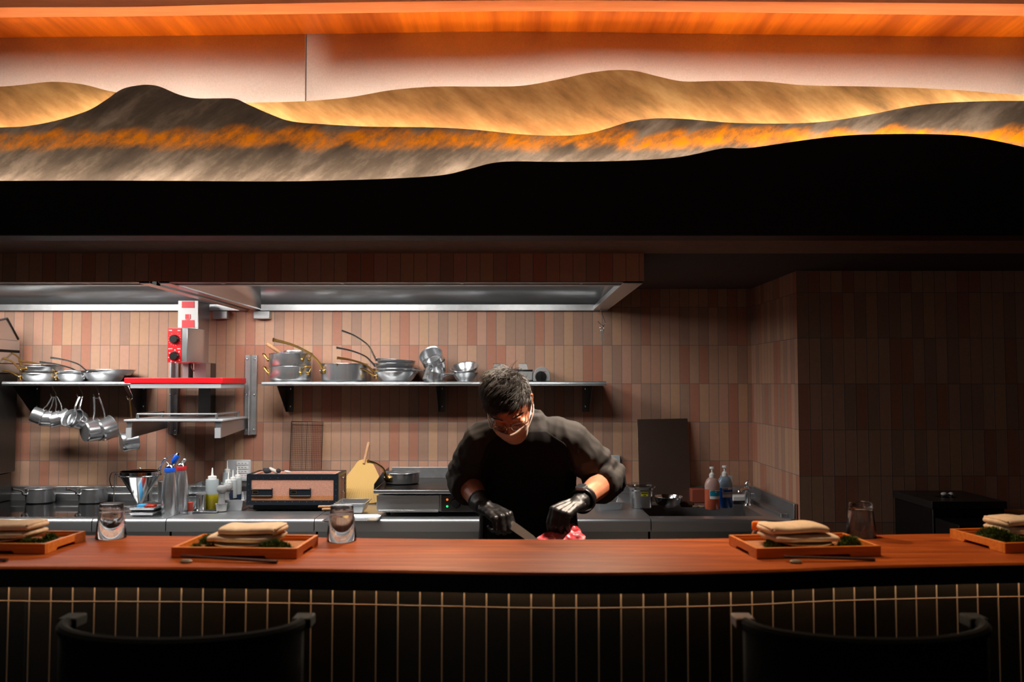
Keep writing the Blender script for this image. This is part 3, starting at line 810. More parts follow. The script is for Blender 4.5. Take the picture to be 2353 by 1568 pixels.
# ================================================================== pots and pans
def pan(name, label, R, Hh, L, rise, hmat, group=None, base=0.82, hw=0.008, plate=True, mat='pan', strap=False, cat='pan'):
    t = thing(name, label, cat, (0, 0, 0), group)
    w = 0.003
    r0 = R * base
    pr = [(0, 0), (r0 * 0.93, 0), (r0, 0.006)]
    for k in range(1, 5): pr.append((r0 + (R - r0) * (k / 4) ** 0.8, 0.006 + (Hh - 0.006) * k / 4))
    pr += [(R + 0.004, Hh + 0.001), (R + 0.003, Hh + 0.003), (R - w, Hh)]
    for k in range(3, 0, -1): pr.append((r0 + (R - r0) * (k / 4) ** 0.8 - w, 0.006 + (Hh - 0.006) * k / 4))
    pr += [(r0 - w, 0.01), (r0 * 0.9, 0.005), (0, 0.005)]
    mb = MB(); mb.lathe(pr, 40); mb.build('body', M[mat], t, world=False, angle=30)
    h0 = Hh * 0.62
    if strap:
        pts = [(-R + 0.001, 0, Hh * 0.75), (-R - 0.012, 0, Hh * 0.82), (-R - 0.3 * L, 0, Hh * .82 + rise * 0.5), (-R - 0.7 * L, 0, Hh * .82 + rise * 0.9), (-R - L, 0, Hh * .82 + rise)]
        p = catmull(pts, 4); rr = [hw * (0.75 + 0.35 * i / len(p)) for i in range(len(p))]
        mb = MB(); mb.tube(p, rr, 10, 0.5, (0, 0, 1)); h = mb.build('handle', M[hmat], t, world=False)
    else:
        pts = [(-R * 0.97 + 0.002, 0, h0), (-R - 0.016, 0, h0 + 0.22 * rise), (-R - 0.25 * L, 0, h0 + 0.56 * rise), (-R - 0.6 * L, 0, h0 + 0.84 * rise), (-R - 0.93 * L, 0, h0 + 0.98 * rise), (-R - L, 0, h0 + rise)]
        p = catmull(pts, 5); m = len(p)
        rr = [hw * (1.05 - 0.35 * math.sin(PI * min(1, i / m * 1.15)) + (0.25 if i > m * 0.85 else 0)) for i in range(m)]
        rr[-1] *= 0.5
        mb = MB(); mb.tube(p, [q_ * 1.25 for q_ in rr], 10, 0.72, (0, 0, 1)); h = mb.build('handle', M[hmat], t, world=False)
    if plate:
        rp = R * (base + (1 - base) * 0.62) 
        pl = MB()
        pl.grid(lambda a, b: (-(rp + 0.005 - 0.004 * abs(2 * b - 1) ** 3) * math.cos((a - .5) * 0.07 / R * 1.0), (rp + 0.004) * math.sin((a - .5) * 0.07 / R), h0 - 0.017 + 0.034 * b * (1 - 0.35 * abs(2 * a - 1))), 10, 5)
        h2 = pl.build('handle_plate', M[hmat], t, world=False, solid=0.007)
        for s in (-1, 1):
            rb = MB(); a = s * 0.023 / R; rb.ball((-(rp + 0.0085) * math.cos(a), (rp + 0.0085) * math.sin(a), h0), 0.0042, n=10, m=6); rb.build('rivet', M['chrome'], h2, world=False)
    return t
def put(o, px, Y, z, az=0, tilt=None):
    x = U(px, 880, Y).x
    o.location = (x, Y, z)
    m = Matrix.Rotation(math.radians(az), 4, 'Z')
    if tilt: m = Matrix.Rotation(math.radians(tilt[0]), 4, tilt[1]) @ m
    o.rotation_euler = m.to_euler()
    return o
TOP = SHZ + 0.0005
gl = 'frying pans on the left shelf'
put(pan('frying_pan', 'bottom brass handled frying pan of the leftmost stack on the left shelf', 0.122, 0.045, 0.20, 0.055, 'brass', gl), 95, 5.28, TOP, 32)
put(pan('frying_pan', 'middle brass handled frying pan of the leftmost stack on the left shelf', 0.118, 0.046, 0.20, 0.095, 'brass', gl), 97, 5.28, TOP + 0.04, 30)
put(pan('frying_pan', 'top frying pan of the leftmost stack with steep brass handle', 0.112, 0.045, 0.13, 0.115, 'brass', gl), 99, 5.29, TOP + 0.052, 8)
put(pan('frying_pan', 'lower brass handled frying pan of the second stack on left shelf', 0.104, 0.040, 0.20, 0.055, 'brass', gl), 170, 5.28, TOP, 24)
put(pan('frying_pan', 'upper brass handled frying pan of the second stack on left shelf', 0.104, 0.040, 0.20, 0.075, 'brass', gl), 172, 5.285, TOP + 0.022, 22)
put(pan('frying_pan', 'steel handled frying pan under another, right end of left shelf', 0.122, 0.048, 0.23, 0.085, 'pan_mirror', gl, base=0.75), 240, 5.28, TOP, 20)
put(pan('frying_pan', 'steel handled frying pan on top at right end of left shelf', 0.135, 0.032, 0.20, 0.085, 'pan_mirror', gl, base=0.85), 256, 5.285, TOP + 0.036, 18)
# two-handled casseroles
def casserole(label, R, Hh):
    t = thing('casserole', label, 'casserole', (0, 0, 0), 'two handled casseroles stacked on the shelf')
    w = 0.003
    pr = [(0, 0), (R * 0.88, 0), (R * 0.97, 0.008), (R, 0.02), (R, Hh - 0.002), (R + 0.004, Hh), (R + 0.003, Hh + 0.002), (R - w, Hh), (R - w, 0.02), (R * 0.9, 0.006), (0, 0.006)]
    mb = MB(); mb.lathe(pr, 44); mb.build('body', M['pan'], t, world=False, angle=30)
    for a in (180, -38):
        ca, sa = math.cos(math.radians(a)), math.sin(math.radians(a))
        pts = [(R, -0.028, Hh * 0.55), (R + 0.01, -0.026, Hh * 0.66), (R + 0.03, -0.022, Hh * 0.95), (R + 0.036, 0, Hh * 1.02), (R + 0.03, 0.022, Hh * 0.95), (R + 0.01, 0.026, Hh * 0.66), (R, 0.028, Hh * 0.55)]
        p = [(ca * x - sa * y, sa * x + ca * y, z) for x, y, z in catmull(pts, 5)]
        mb = MB(); mb.tube(p, 0.005, 8)
        for q in (p[0], p[-1]): mb.ball((q[0], q[1], q[2]), 0.010, 0.010, 0.012, 10, 6)
        mb.build('loop_handle', M['brass'], t, world=False)
    return t
put(casserole('lower steel casserole with brass loop handles at left of middle shelf', 0.128, 0.088), 668, 5.28, TOP)
put(casserole('upper steel casserole with brass loop handles holding a strainer', 0.130, 0.082), 668, 5.28, TOP + 0.084, 4)
t = thing('strainer', 'wooden handled strainer resting in the upper casserole', 'strainer', tuple(U(680, 812, 5.28)))
mb = MB(); c = U(678, 812, 5.28)
mb.lathe([(0.066, 0.012), (0.068, 0.014), (0.070, 0.0), (0.055, -0.04), (0.0, -0.055)], 32, c); mb.build('bowl', M['pan'], t, solid=0.002)
mb = MB(); a, b = U(612, 789, 5.18), U(643, 811, 5.22); mb.tube([a, a + (b - a) * 0.05, a + (b - a) * 0.5, b], [0.009, 0.0115, 0.0125, 0.010], 14); mb.build('handle', M['palewood'], t)
mb = MB(); mb.tube([b, U(652, 814, 5.22)], [0.009, 0.006], 10); mb.build('ferrule', plain('blue_white_ferrule', (120, 120, 190), 0.4), t)
put(pan('saute_pan', 'large saute pan with long brass handle in the middle of the shelf', 0.140, 0.104, 0.30, 0.175, 'brass', None, base=0.97, hw=0.011, mat='pan'), 792, 5.27, TOP, 32)
g4 = 'frying pans stacked on the middle shelf'
put(pan('frying_pan', 'lowest of four stacked frying pans, brass handle', 0.136, 0.055, 0.22, 0.065, 'brass', g4, base=0.74, hw=0.009), 908, 5.27, TOP, 22)
put(pan('frying_pan', 'second from bottom of four stacked frying pans, brass handle', 0.138, 0.055, 0.22, 0.085, 'brass', g4, base=0.74, hw=0.009), 910, 5.275, TOP + 0.02, 22)
put(pan('frying_pan', 'third from bottom of four stacked frying pans, steel handle', 0.122, 0.045, 0.23, 0.11, 'pan_mirror', g4, base=0.8, plate=False), 906, 5.28, TOP + 0.062, 20)
put(pan('frying_pan', 'topmost of four stacked frying pans, steep steel handle', 0.122, 0.040, 0.22, 0.165, 'pan_mirror', g4, base=0.8, plate=False), 908, 5.285, TOP + 0.09, 20, (4, 'Y'))
g5 = 'small saucepans stacked on the middle shelf'
def aim_up(o, zdir, hdir, loc):   # local +Z to zdir, handle (-X) roughly to hdir
    z = Vector(zdir).normalized(); x = -Vector(hdir); x = (x - z * x.dot(z)).normalized(); y = z.cross(x)
    m = Matrix((x, y, z)).transposed().to_4x4()
    o.rotation_euler = m.to_euler(); o.location = loc
    return o
q = pan('saucepan', 'bottom upright saucepan of the tilted saucepan stack', 0.066, 0.068, 0.10, 0.012, 'pan', g5, base=0.97, strap=True, plate=False, hw=0.011)
aim_up(q, (0, 0, 1), (-0.8, -0.6, 0), (U(998, 873, 5.29).x, 5.29, TOP))
q = pan('saucepan', 'middle tilted saucepan of the tilted saucepan stack', 0.066, 0.072, 0.11, 0.008, 'pan', g5, base=0.97, strap=True, plate=False, hw=0.011)
aim_up(q, (-0.12, -0.42, 0.9), (-0.12, -0.8, -0.6), (U(1002, 840, 5.29).x, 5.295, TOP + 0.058))
q = pan('saucepan', 'top saucepan of the tilted stack with open mouth facing out', 0.068, 0.075, 0.12, 0.005, 'pan', g5, base=0.97, strap=True, plate=False, hw=0.012)
aim_up(q, (-0.22, -0.72, 0.66), (-0.12, -0.55, -0.85), (U(998, 826, 5.28).x, 5.28, TOP + 0.108))
q = pan('saucepan', 'lower of two small bowl shaped pans right of the saucepans', 0.080, 0.052, 0.085, 0.0, 'pan', g5, base=0.6, strap=True, plate=False, hw=0.012)
aim_up(q, (0, 0, 1), (-0.75, -0.66, 0), (U(1068, 873, 5.27).x, 5.28, TOP))
q = pan('saucepan', 'upper tilted one of two small bowl shaped pans', 0.086, 0.056, 0.085, 0.0, 'pan', g5, base=0.6, strap=True, plate=False, hw=0.013)
aim_up(q, (-0.12, -0.34, 0.93), (-0.8, -0.6, -0.3), (U(1070, 866, 5.27).x, 5.29, TOP + 0.036))

# hanging saucepans on S-hooks
def s_hook(px, y0, y1, Y, label, dx=0.0):
    a, b = U(px - 5, y0, Y), U(px, y1, Y)
    t = []
    r = 0.011
    top = [(a.x + 0.0, Y, a.z - 0.004)]
    pts = [(a.x - 0.012, Y - .004, a.z + 0.0), (a.x - 0.006, Y, a.z + 0.01), (a.x + 0.002, Y, a.z + 0.006), (a.x + 0.008, Y, a.z - 0.012), (b.x + 0.016, Y, b.z + 0.022), (b.x + 0.014, Y, b.z + 0.004), (b.x + 0.002, Y, b.z - 0.002), (b.x - 0.010, Y, b.z + 0.006), (b.x - 0.016, Y, b.z + 0.022)]
    mb = MB(); mb.tube(catmull(pts, 5), 0.0028, 8)
    return tag(mb.build('s_hook', M['chrome'], loc=(b.x, Y, b.z)), label, 'hook', 'S-hooks under the left shelf'), Vector((b.x, Y, b.z))
def hang(o, hook, zdir, Rr, Hh, L, rise, lean=0):
    z = Vector(zdir).normalized(); up = Vector((0, 0, 1)); up = (up - z * up.dot(z)).normalized()
    x = -up; y = z.cross(x)
    m = Matrix.Rotation(math.radians(lean), 3, 'Y') @ Matrix((x, y, z)).transposed()
    tip = Vector((-Rr - L * 0.95, 0, Hh * .82 + rise * 0.97))
    o.location = hook - m @ tip
    o.rotation_euler = m.to_4x4().to_euler()
gh = 'saucepans hanging under the left shelf'
def hp(label, Rr, Hh, L, rise, mat='pan'):
    return pan('saucepan', label, Rr, Hh, L, rise, mat, gh, base=0.95, strap=True, plate=False, hw=0.009, mat='pan')
hy = 5.2
_, hk = s_hook(122, 884, 914, hy, 'S-hook furthest left, holding four small saucepans')
for i, (zx, lean, lab) in enumerate((((0.95, 0.25, 0), 23, 'leftmost of four saucepans on the first hook'), ((0.9, 0.4, 0.1), 11, 'second from left of four saucepans on the first hook'),
        ((0.85, 0.5, 0.15), -6, 'third from left of four saucepans on the first hook'), ((0.75, 0.62, 0.2), -22, 'rightmost of four saucepans on the first hook'))):
    o = hp(lab, 0.048, 0.060, 0.085, 0.012); hang(o, hk + Vector((-0.003 + 0.004 * i, 0.012 * i - 0.01, 0.001)), zx, 0.048, 0.060, 0.085, 0.012, lean)
_, hk = s_hook(183, 884, 914, hy, 'S-hook second from left, holding two shallow saucepans')
o = hp('front saucepan on the second hook with its mouth facing out', 0.052, 0.045, 0.085, 0.01); hang(o, hk + Vector((0, -0.008, 0)), (-0.35, -0.8, 0.45), 0.052, 0.045, 0.085, 0.01, 2)
o = hp('rear saucepan on the second hook, half hidden', 0.055, 0.05, 0.085, 0.01); hang(o, hk + Vector((0.006, 0.014, 0)), (-0.3, -0.8, 0.5), 0.055, 0.05, 0.085, 0.01, -10)
_, hk = s_hook(221, 884, 915, hy, 'S-hook third from left, holding two larger saucepans')
o = hp('front larger saucepan on the third hook showing its round base', 0.066, 0.078, 0.13, 0.012); hang(o, hk + Vector((-0.004, -0.02, 0)), (0.62, 0.77, 0.12), 0.066, 0.078, 0.13, 0.012, 0)
o = hp('rear larger saucepan on the third hook', 0.068, 0.08, 0.125, 0.012); hang(o, hk + Vector((0.008, 0.02, 0)), (0.68, 0.72, 0.16), 0.068, 0.08, 0.125, 0.012, -16)
_, hk = s_hook(297, 884, 919, hy, 'S-hook furthest right, behind the grill rack')
o = hp('saucepan with long brass handle hanging behind the grill rack', 0.058, 0.088, 0.195, 0.012, 'brass'); hang(o, hk, (0.8, 0.58, -0.1), 0.058, 0.088, 0.195, 0.012, -17)

# saucepans on the hob
for px, lab in ((93, 'steel saucepan with raised handle on the hob, left one'), (214, 'steel saucepan with raised handle on the hob, right one')):
    p = U(px, 1146, 5.24)
    o = pan('saucepan', lab, 0.083, 0.085, 0.075, 0.04, 'pan_mirror', 'saucepans on the induction hob', base=0.96, hw=0.009, mat='pan', plate=False)
    o.location = (p.x, 5.24, KZ + 0.0055); o.rotation_euler = (0, 0, math.radians(50))

# S-hook with keys at the hood
hk = U(1380, 747, 5.30)
mb = MB(); A = lambda x, y: U(x, y, 5.30)
mb.tube(catmull([A(1378, 705), A(1375, 697), A(1380, 691.5), A(1387, 692), A(1389, 699), A(1384, 708), A(1380, 712), A(1390, 740), A(1390, 746), A(1384, 749), A(1378, 744), A(1374, 739)], 5), 0.0024, 8)
tag(mb.build('s_hook', M['chrome'], loc=tuple(A(1384, 749))), 'large S-hook hanging from the right end of the hood', 'hook')
t = thing('keys', 'two small keys hanging on the large S-hook', 'keys', tuple(A(1384, 783)))
mb = MB(); mb.M = Matrix.Translation(A(1383.5, 754)) @ Matrix.Rotation(PI / 2, 4, 'X'); mb.lathe([(0.011, -0.001), (0.0125, 0), (0.011, 0.001), (0.0095, 0)], 20, closed=True); mb.build('key_ring', M['chrome'], t)
for x0, x1 in ((1382, 1380.5), (1385, 1387)):
    mb = MB(); a, b = A(x0, 760), A(x1, 782)
    mb.ball((a.x, a.y, a.z), 0.007, 0.0012, 0.008, 12, 6); mb.tube([a, b], 0.0022, 6); mb.box(b.x, b.x + 0.005, 5.299, 5.301, b.z, b.z + 0.008); mb.build('key', M['alu'], t)

# portable gas stove on the shelf
t = thing('gas_stove', 'silver portable gas stove with round dial behind the cook\'s head', 'stove', tuple(U(1190, 874, 5.28)))
def s5(x, y, Y=5.2): return U(x, y, Y)
x0, x1, x2 = s5(1124, 870).x, s5(1224, 870).x, s5(1264, 870).x
zt = s5(1124, 853).z
mb = MB(); mb.box(x0, x1, 5.17, 5.41, TOP + 0.004, zt); mb.build('body', M['grey'], t, bevel=0.006)
mb = MB(); mb.box(x0 - 0.001, x1 + 0.001, 5.165, 5.415, zt, zt + 0.008); mb.build('top_plate', M['black'], t, bevel=0.003)
zc = TOP + 0.001
mb = MB()
arch = [(x1 + 0.002, zc), (x2, zc)] + [(x1 + 0.002 + (x2 - x1 - 0.002) * (0.5 + 0.5 * math.cos(a)), zc + 0.028 + 0.058 * math.sin(a)) for a in [PI * k / 14 for k in range(15)]]
mb.prism(arch, lambda a, b: (a, 5.17, b), lambda a, b: (a, 5.41, b)); cv = mb.build('canister_cover', M['grey'], t, bevel=0.003)
mb = MB(); cxx, czz = (x1 + x2) / 2 - 0.004, zc + 0.026
mb.M = Matrix.Translation((cxx, 5.169, czz)) @ Matrix.Rotation(PI / 2, 4, 'X')
mb.lathe([(0.034, 0), (0.032, 0.008), (0.0, 0.010)], 28); mb.build('dial', M['black'], cv)
mb = MB(); mb.box(cxx - 0.0015, cxx + 0.0015, 5.150, 5.160, czz - 0.026, czz + 0.028); mb.build('dial_grip', M['black'], cv)
mb = MB(); mb.box(cxx + 0.014, cxx + 0.030, 5.1682, 5.1695, czz + 0.030, czz + 0.033); mb.build('red_mark', M['red'], cv)
for a, b, sl in ((1133, 1159, 1), (1192, 1213, -1)):
    p0, p1 = s5(a, 852, 5.25), s5(b, 837, 5.25)
    mb = MB(); mb.hexa([(p0.x, 5.22, zt + .008), (p1.x, 5.22, zt + .008), (p1.x, 5.25, zt + .008), (p0.x, 5.25, zt + .008), (p0.x + .008 * (sl > 0), 5.23, p1.z), (p1.x - .008 * (sl < 0), 5.23, p1.z), (p1.x - .008 * (sl < 0), 5.24, p1.z), (p0.x + .008 * (sl > 0), 5.24, p1.z)])
    for k in range(6): mb.box(p0.x + (p1.x - p0.x) * (k + .3) / 6.5, p0.x + (p1.x - p0.x) * (k + .8) / 6.5, 5.232, 5.238, p1.z - 0.001, p1.z + 0.004)
    mb.build('pan_support', M['steel_dark'], t)
mb = MB(); mb.lathe([(0.05, 0), (0.06, 0.004), (0.055, 0.008), (0.03, 0.008)], 28, ((x0 + x1) / 2, 5.29, zt + 0.006)); mb.build('burner', M['alu'], t)

# ================================================================== things on the back worktop
K0 = KZ + 0.0005
def kp(px, py): return G(px, py, K0)
def gn_tray(name, label, x0, x1, y0, y1, z0, h, mat='pan', cat='tray', group=None, rim=0.012, taper=0.012):
    t = MB()
    def ring(o, z): return [(x0 + o, y0 + o, z), (x1 - o, y0 + o, z), (x1 - o, y1 - o, z), (x0 + o, y1 - o, z)]
    R = [ring(-rim, z0 + h - 0.004), ring(-rim, z0 + h), ring(0, z0 + h), ring(taper, z0 + 0.003), ring(taper + 0.002, z0), ]
    v = [p for r in R for p in r]
    f = [(a * 4 + k, a * 4 + (k + 1) % 4, a * 4 + 4 + (k + 1) % 4, a * 4 + 4 + k) for a in range(4) for k in range(4)] + [(16, 17, 18, 19)]
    t._add(v, f)
    o = t.build(name, M[mat], loc=((x0 + x1) / 2, (y0 + y1) / 2, z0), solid=0.0015, bevel=0.004)
    return tag(o, label, cat, group)
# cone dispenser on its stand
c = kp(318, 1178); cY = 4.82
t = thing('cone_dispenser', 'conical steel dispenser funnel on a wire stand', 'funnel', (U(322, 1100, cY).x, cY, K0))
cx = U(322, 1100, cY).x
def zz_(y): return U(322, y, cY).z
zr, zt_ = zz_(1092), zz_(1083)
rt = (366 - 280) / 2 / (F / cY)
mb = MB(); mb.lathe([(rt + 0.003, zt_), (rt + 0.004, zr), (rt, zr - 0.003), (0.012, zz_(1158)), (0.008, zz_(1160)), (0.005, zz_(1158)), (rt - 0.003, zr - 0.002), (rt, zt_)], 40, (cx, cY, 0)); mb.build('cone', M['pan_mirror'], t)
mb = MB(); mb.tube([(cx + (rt + 0.008) * math.cos(a), cY + (rt + 0.008) * math.sin(a), zr) for a in [2 * PI * k / 40 for k in range(41)]], 0.0028, 8, ends=False)
sxl = cx - rt - 0.035
mb.tube(catmull([(cx - rt - 0.006, cY, zr), (sxl + 0.012, cY, zr + 0.002), (sxl, cY, zr - 0.012), (sxl - 0.005, cY, K0 + 0.05), (sxl - 0.006, cY, K0)], 5), 0.0035, 8)
mb.tube([(sxl - 0.006, cY, K0 + 0.003), (sxl + 0.05, cY - 0.06, K0 + 0.003), (cx + 0.09, cY - 0.02, K0 + 0.003), (cx + 0.02, cY + 0.08, K0 + 0.003), (sxl - 0.006, cY, K0 + 0.003)], 0.0035, 8); mb.build('stand', M['pan_mirror'], t)
mb = MB(); mb.tube(catmull([(cx - rt - 0.002, cY - 0.01, zt_ - 0.004), (cx - rt - 0.04, cY - 0.02, zt_ - 0.004), (cx - rt - 0.055, cY - 0.02, zr - 0.02), (cx - rt - 0.045, cY - 0.02, zr - 0.06), (cx - rt - 0.036, cY - 0.02, zr - 0.07)], 5), 0.006, 8, 0.35); mb.build('handle', M['black'], t)
mb = MB(); mb.tube(catmull([(cx + rt, cY - 0.01, zr), (cx + rt + 0.014, cY - 0.015, zr + 0.02), (cx + rt + 0.022, cY - 0.015, zr + 0.07), (cx + rt + 0.05, cY - 0.015, zr + 0.095), (cx + rt + 0.085, cY - 0.015, zr + 0.115)], 5), 0.006, 8, 0.4); mb.build('lever', M['pan'], t)
mb = MB(); mb.box(cx - rt + 0.005, cx + rt - 0.005, cY - 0.006, cY + 0.006, zt_ + 0.001, zt_ + 0.004); mb.tube([(cx, cY, zt_ - 0.05), (cx, cY, zt_ + 0.012)], 0.003, 8); mb.ball((cx, cY, zt_ + 0.013), 0.006, n=10, m=6); mb.build('valve_rod', M['pan_mirror'], t)
# stacked trays with things
p = kp(296, 1189)
tx0, tx1, ty0 = p.x, kp(352, 1189).x, p.y + 0.0
gt = 'small metal trays stacked beside the whipper'
gn_tray('metal_tray', 'bottom metal tray of the small stack left of the whippers', tx0, tx1, ty0, ty0 + 0.20, K0, 0.024, group=gt, rim=0.005)
gn_tray('metal_tray', 'top metal tray of the small stack holding blue and red packs', tx0 - 0.003, tx1 + 0.004, ty0, ty0 + 0.20, K0 + 0.025, 0.026, group=gt, rim=0.005)
zt2 = K0 + 0.028
mb = MB(); mb.box(tx0 + 0.02, tx1 - 0.02, ty0 + 0.03, ty0 + 0.17, zt2, zt2 + 0.016); tag(mb.build('paper_sheet', M['paper'], loc=(tx0 + 0.08, ty0 + 0.1, zt2)), 'white paper liner in the top metal tray', 'paper')
mb = MB(); mb.box(tx0 + 0.025, tx0 + 0.065, ty0 + 0.035, ty0 + 0.10, zt2 + 0.0165, zt2 + 0.032); tag(mb.build('small_box', plain('light_blue_card', (80, 170, 225), 0.6), loc=(tx0 + 0.045, ty0 + 0.07, zt2 + 0.0165), bevel=0.002), 'small light blue box in the top metal tray', 'box')
mb = MB(); mb.box(tx0 + 0.068, tx0 + 0.12, ty0 + 0.032, ty0 + 0.075, zt2 + 0.0165, zt2 + 0.032); mb.ball((tx0 + 0.09, ty0 + 0.05, zt2 + 0.031), 0.018, 0.014, 0.005, 10, 6); tag(mb.build('red_pack', plain('red_glossy_pack', (170, 45, 25), 0.25, var=0.3, nscale=80), loc=(tx0 + 0.09, ty0 + 0.05, zt2 + 0.0165), bevel=0.005), 'red glossy pack in the top metal tray', 'packet')
# plastic jug behind
c = kp(385, 1168); jY = 4.98
t = thing('plastic_jug', 'frosted plastic jug with big handle behind the blue capped whipper', 'jug', (U(392, 1150, jY).x, jY, K0))
jx = U(392, 1150, jY).x
frost = glassy('frosted_plastic', (225, 232, 235), 0.35)
mb = MB(); mb.lathe([(0.0, 0.003), (0.062, 0.003), (0.07, 0.16), (0.074, 0.165), (0.072, 0.165), (0.064, 0.006), (0.0, 0.006)], 32, (jx, jY, K0)); mb.build('body', frost, t)
mb = MB(); mb.tube(catmull([(jx - 0.068, jY, K0 + 0.15), (jx - 0.10, jY - .005, K0 + 0.148), (jx - 0.112, jY - .005, K0 + 0.11), (jx - 0.105, jY - .005, K0 + 0.06), (jx - 0.07, jY, K0 + 0.025)], 6), 0.0075, 10); mb.build('handle', frost, t)
# cream whippers
def whipper(label, px, py, Y, colmat, hold):
    p = U(px, py, Y)
    t = thing('cream_whipper', label, 'cream whipper', (p.x, Y, K0), 'steel cream whippers')
    s = 0.0415
    mb = MB(); mb.lathe([(0, 0), (s * 0.97, 0), (s, 0.004), (s, 0.09), (s * 0.93, 0.145), (s * 0.78, 0.20), (s * 0.66, 0.225), (s * 0.62, 0.234), (0, 0.234)], 40, (p.x, Y, K0)); mb.build('bottle', M['pan'], t)
    mb = MB(); mb.lathe([(s * 0.62, 0.232), (s * 0.66, 0.234), (s * 0.66, 0.253), (s * 0.62, 0.256)], 36, (p.x, Y, K0)); mb.build('collar', colmat, t)
    mb = MB(); mb.lathe([(s * 0.58, 0.256), (s * 0.5, 0.268), (s * 0.3, 0.276), (0.0, 0.28)], 28, (p.x, Y, K0)); hd = mb.build('head', M['chrome'], t)
    if hold:
        mb = MB(); mb.tube([(p.x + 0.012, Y, K0 + 0.27), (p.x + 0.02, Y, K0 + 0.283)], 0.011, 12); mb.tube([(p.x + 0.042, Y, K0 + 0.325), (p.x + 0.046, Y, K0 + 0.334)], [0.012, 0.008], 12); mb.build('charger_neck', M['chrome'], t)
        mb = MB(); mb.tube([(p.x + 0.018, Y, K0 + 0.281), (p.x + 0.021, Y, K0 + 0.287), (p.x + 0.040, Y, K0 + 0.323), (p.x + 0.042, Y, K0 + 0.326)], [0.012, 0.0155, 0.0145, 0.012], 18); mb.build('charger_holder', M['blue'], t)
        mb = MB(); mb.tube(catmull([(p.x + 0.0, Y - .01, K0 + 0.275), (p.x - 0.02, Y - .012, K0 + 0.292), (p.x - 0.05, Y - .012, K0 + 0.262), (p.x - 0.06, Y - .012, K0 + 0.245)], 5), 0.006, 8, 0.4); mb.ball((p.x - 0.022, Y - .012, K0 + 0.303), 0.009, n=12, m=8); mb.build('lever', M['chrome'], t)
    else:
        mb = MB(); mb.tube([(p.x + 0.005, Y, K0 + 0.272), (p.x + 0.014, Y, K0 + 0.284)], 0.009, 12); mb.ball((p.x + 0.017, Y, K0 + 0.289), 0.010, n=12, m=8); mb.build('valve_cap', M['alu'], t)
    return t
whipper('blue collared steel cream whipper with blue charger holder', 388, 1188, G(388, 1186, K0).y + 0.03, M['blue'], True)
whipper('red collared steel cream whipper behind the blue one', 415, 1180, G(415, 1181, K0).y + 0.05, M['redplastic'], False)
# squeeze bottles
def clear(name, col, rough=0.25): return glassy(name, col, rough, 1.3)
BODY = plain('translucent_bottle', (205, 218, 222), 0.3, Transmission_Weight=0.45, Subsurface_Weight=0.0)
def squeeze(name, label, px, Y, h, r, fillmat, fill, z=K0, cap='white', group='squeeze bottles on the back worktop', square=False):
    x = U(px, 1150, Y).x
    t = thing(name, label, 'bottle', (x, Y, z), group)
    hb = h * 0.72
    mb = MB(); mb.lathe([(r * .96, 0), (r, 0.003), (r, hb * fill)], 28, (x, Y, z)); mb.build('sauce', fillmat, t)
    mb = MB(); mb.lathe([(r, hb * fill), (r, hb - 0.006), (r * 0.93, hb), (r * .6, hb + 0.001)], 28, (x, Y, z)); mb.build('bottle_wall', BODY, t)
    mb = MB(); mb.lathe([(r * 0.66, hb), (r * 0.66, hb + h * 0.07), (r * 0.5, hb + h * 0.08), (r * 0.2, hb + h * 0.085), (r * 0.14, hb + h * 0.15), (r * 0.08, h * 0.985), (0.0, h)], 24, (x, Y, z)); mb.build('nozzle_cap', BODY if cap == 'clear' else M['white'], t)
    return t
oil = plain('yellow_oil', (218, 200, 40), 0.2, Transmission_Weight=0.35)
soy = plain('dark_sauce', (22, 24, 30), 0.2)
blu = plain('navy_sauce', (34, 52, 78), 0.25)
by = G(487, 1174, K0).y + 0.03
squeeze('squeeze_bottle', 'squeeze bottle half full of yellow oil', 487, by, 0.232, 0.0355, oil, 0.5, z=K0 + 0.006, group=None)
# flat tray beneath, ramekins, mills, canisters
p0, p1 = kp(434, 1180), kp(497, 1180)
gn_tray('flat_tray', 'thin metal tray under the yellow oil bottle', p0.x, p1.x, p0.y, p0.y + 0.28, K0, 0.009, rim=0.003, taper=0.004)
zT = K0 + 0.0045
for px, dy, lab in ((515, 0.06, 'white ramekin with grey mill behind oil bottle, front one'), (528, 0.14, 'white ramekin with grey mill behind oil bottle, rear one')):
    Yr = p0.y + dy; x = U(px - 6, 1160, Yr).x
    mb = MB(); mb.lathe([(0, 0), (0.027, 0), (0.031, 0.038), (0.0325, 0.040), (0.0295, 0.039), (0.025, 0.005), (0, 0.005)], 28, (x, Yr, zT))
    tag(mb.build('ramekin', M['white'], loc=(x, Yr, zT)), lab, 'ramekin', 'white ramekins holding the mills')
    t = thing('pepper_mill', 'grey lacquered mill standing in the ' + ('front' if dy < 0.1 else 'rear') + ' ramekin', 'mill', (x, Yr, zT + 0.0055), 'grey lacquered mills')
    mb = MB(); mb.lathe([(0.0, 0), (0.022, 0), (0.023, 0.01), (0.0175, 0.055), (0.0165, 0.08), (0.020, 0.092)], 28, (x, Yr, zT + 0.0055)); mb.build('body', M['grey'], t)
    mb = MB(); mb.lathe([(0.018, 0.094), (0.026, 0.106), (0.0275, 0.118), (0.023, 0.13), (0.012, 0.137), (0.003, 0.138), (0.003, 0.144), (0.0065, 0.147), (0.0, 0.151)], 28, (x, Yr, zT + 0.0055)); mb.build('cap', M['grey'], t)
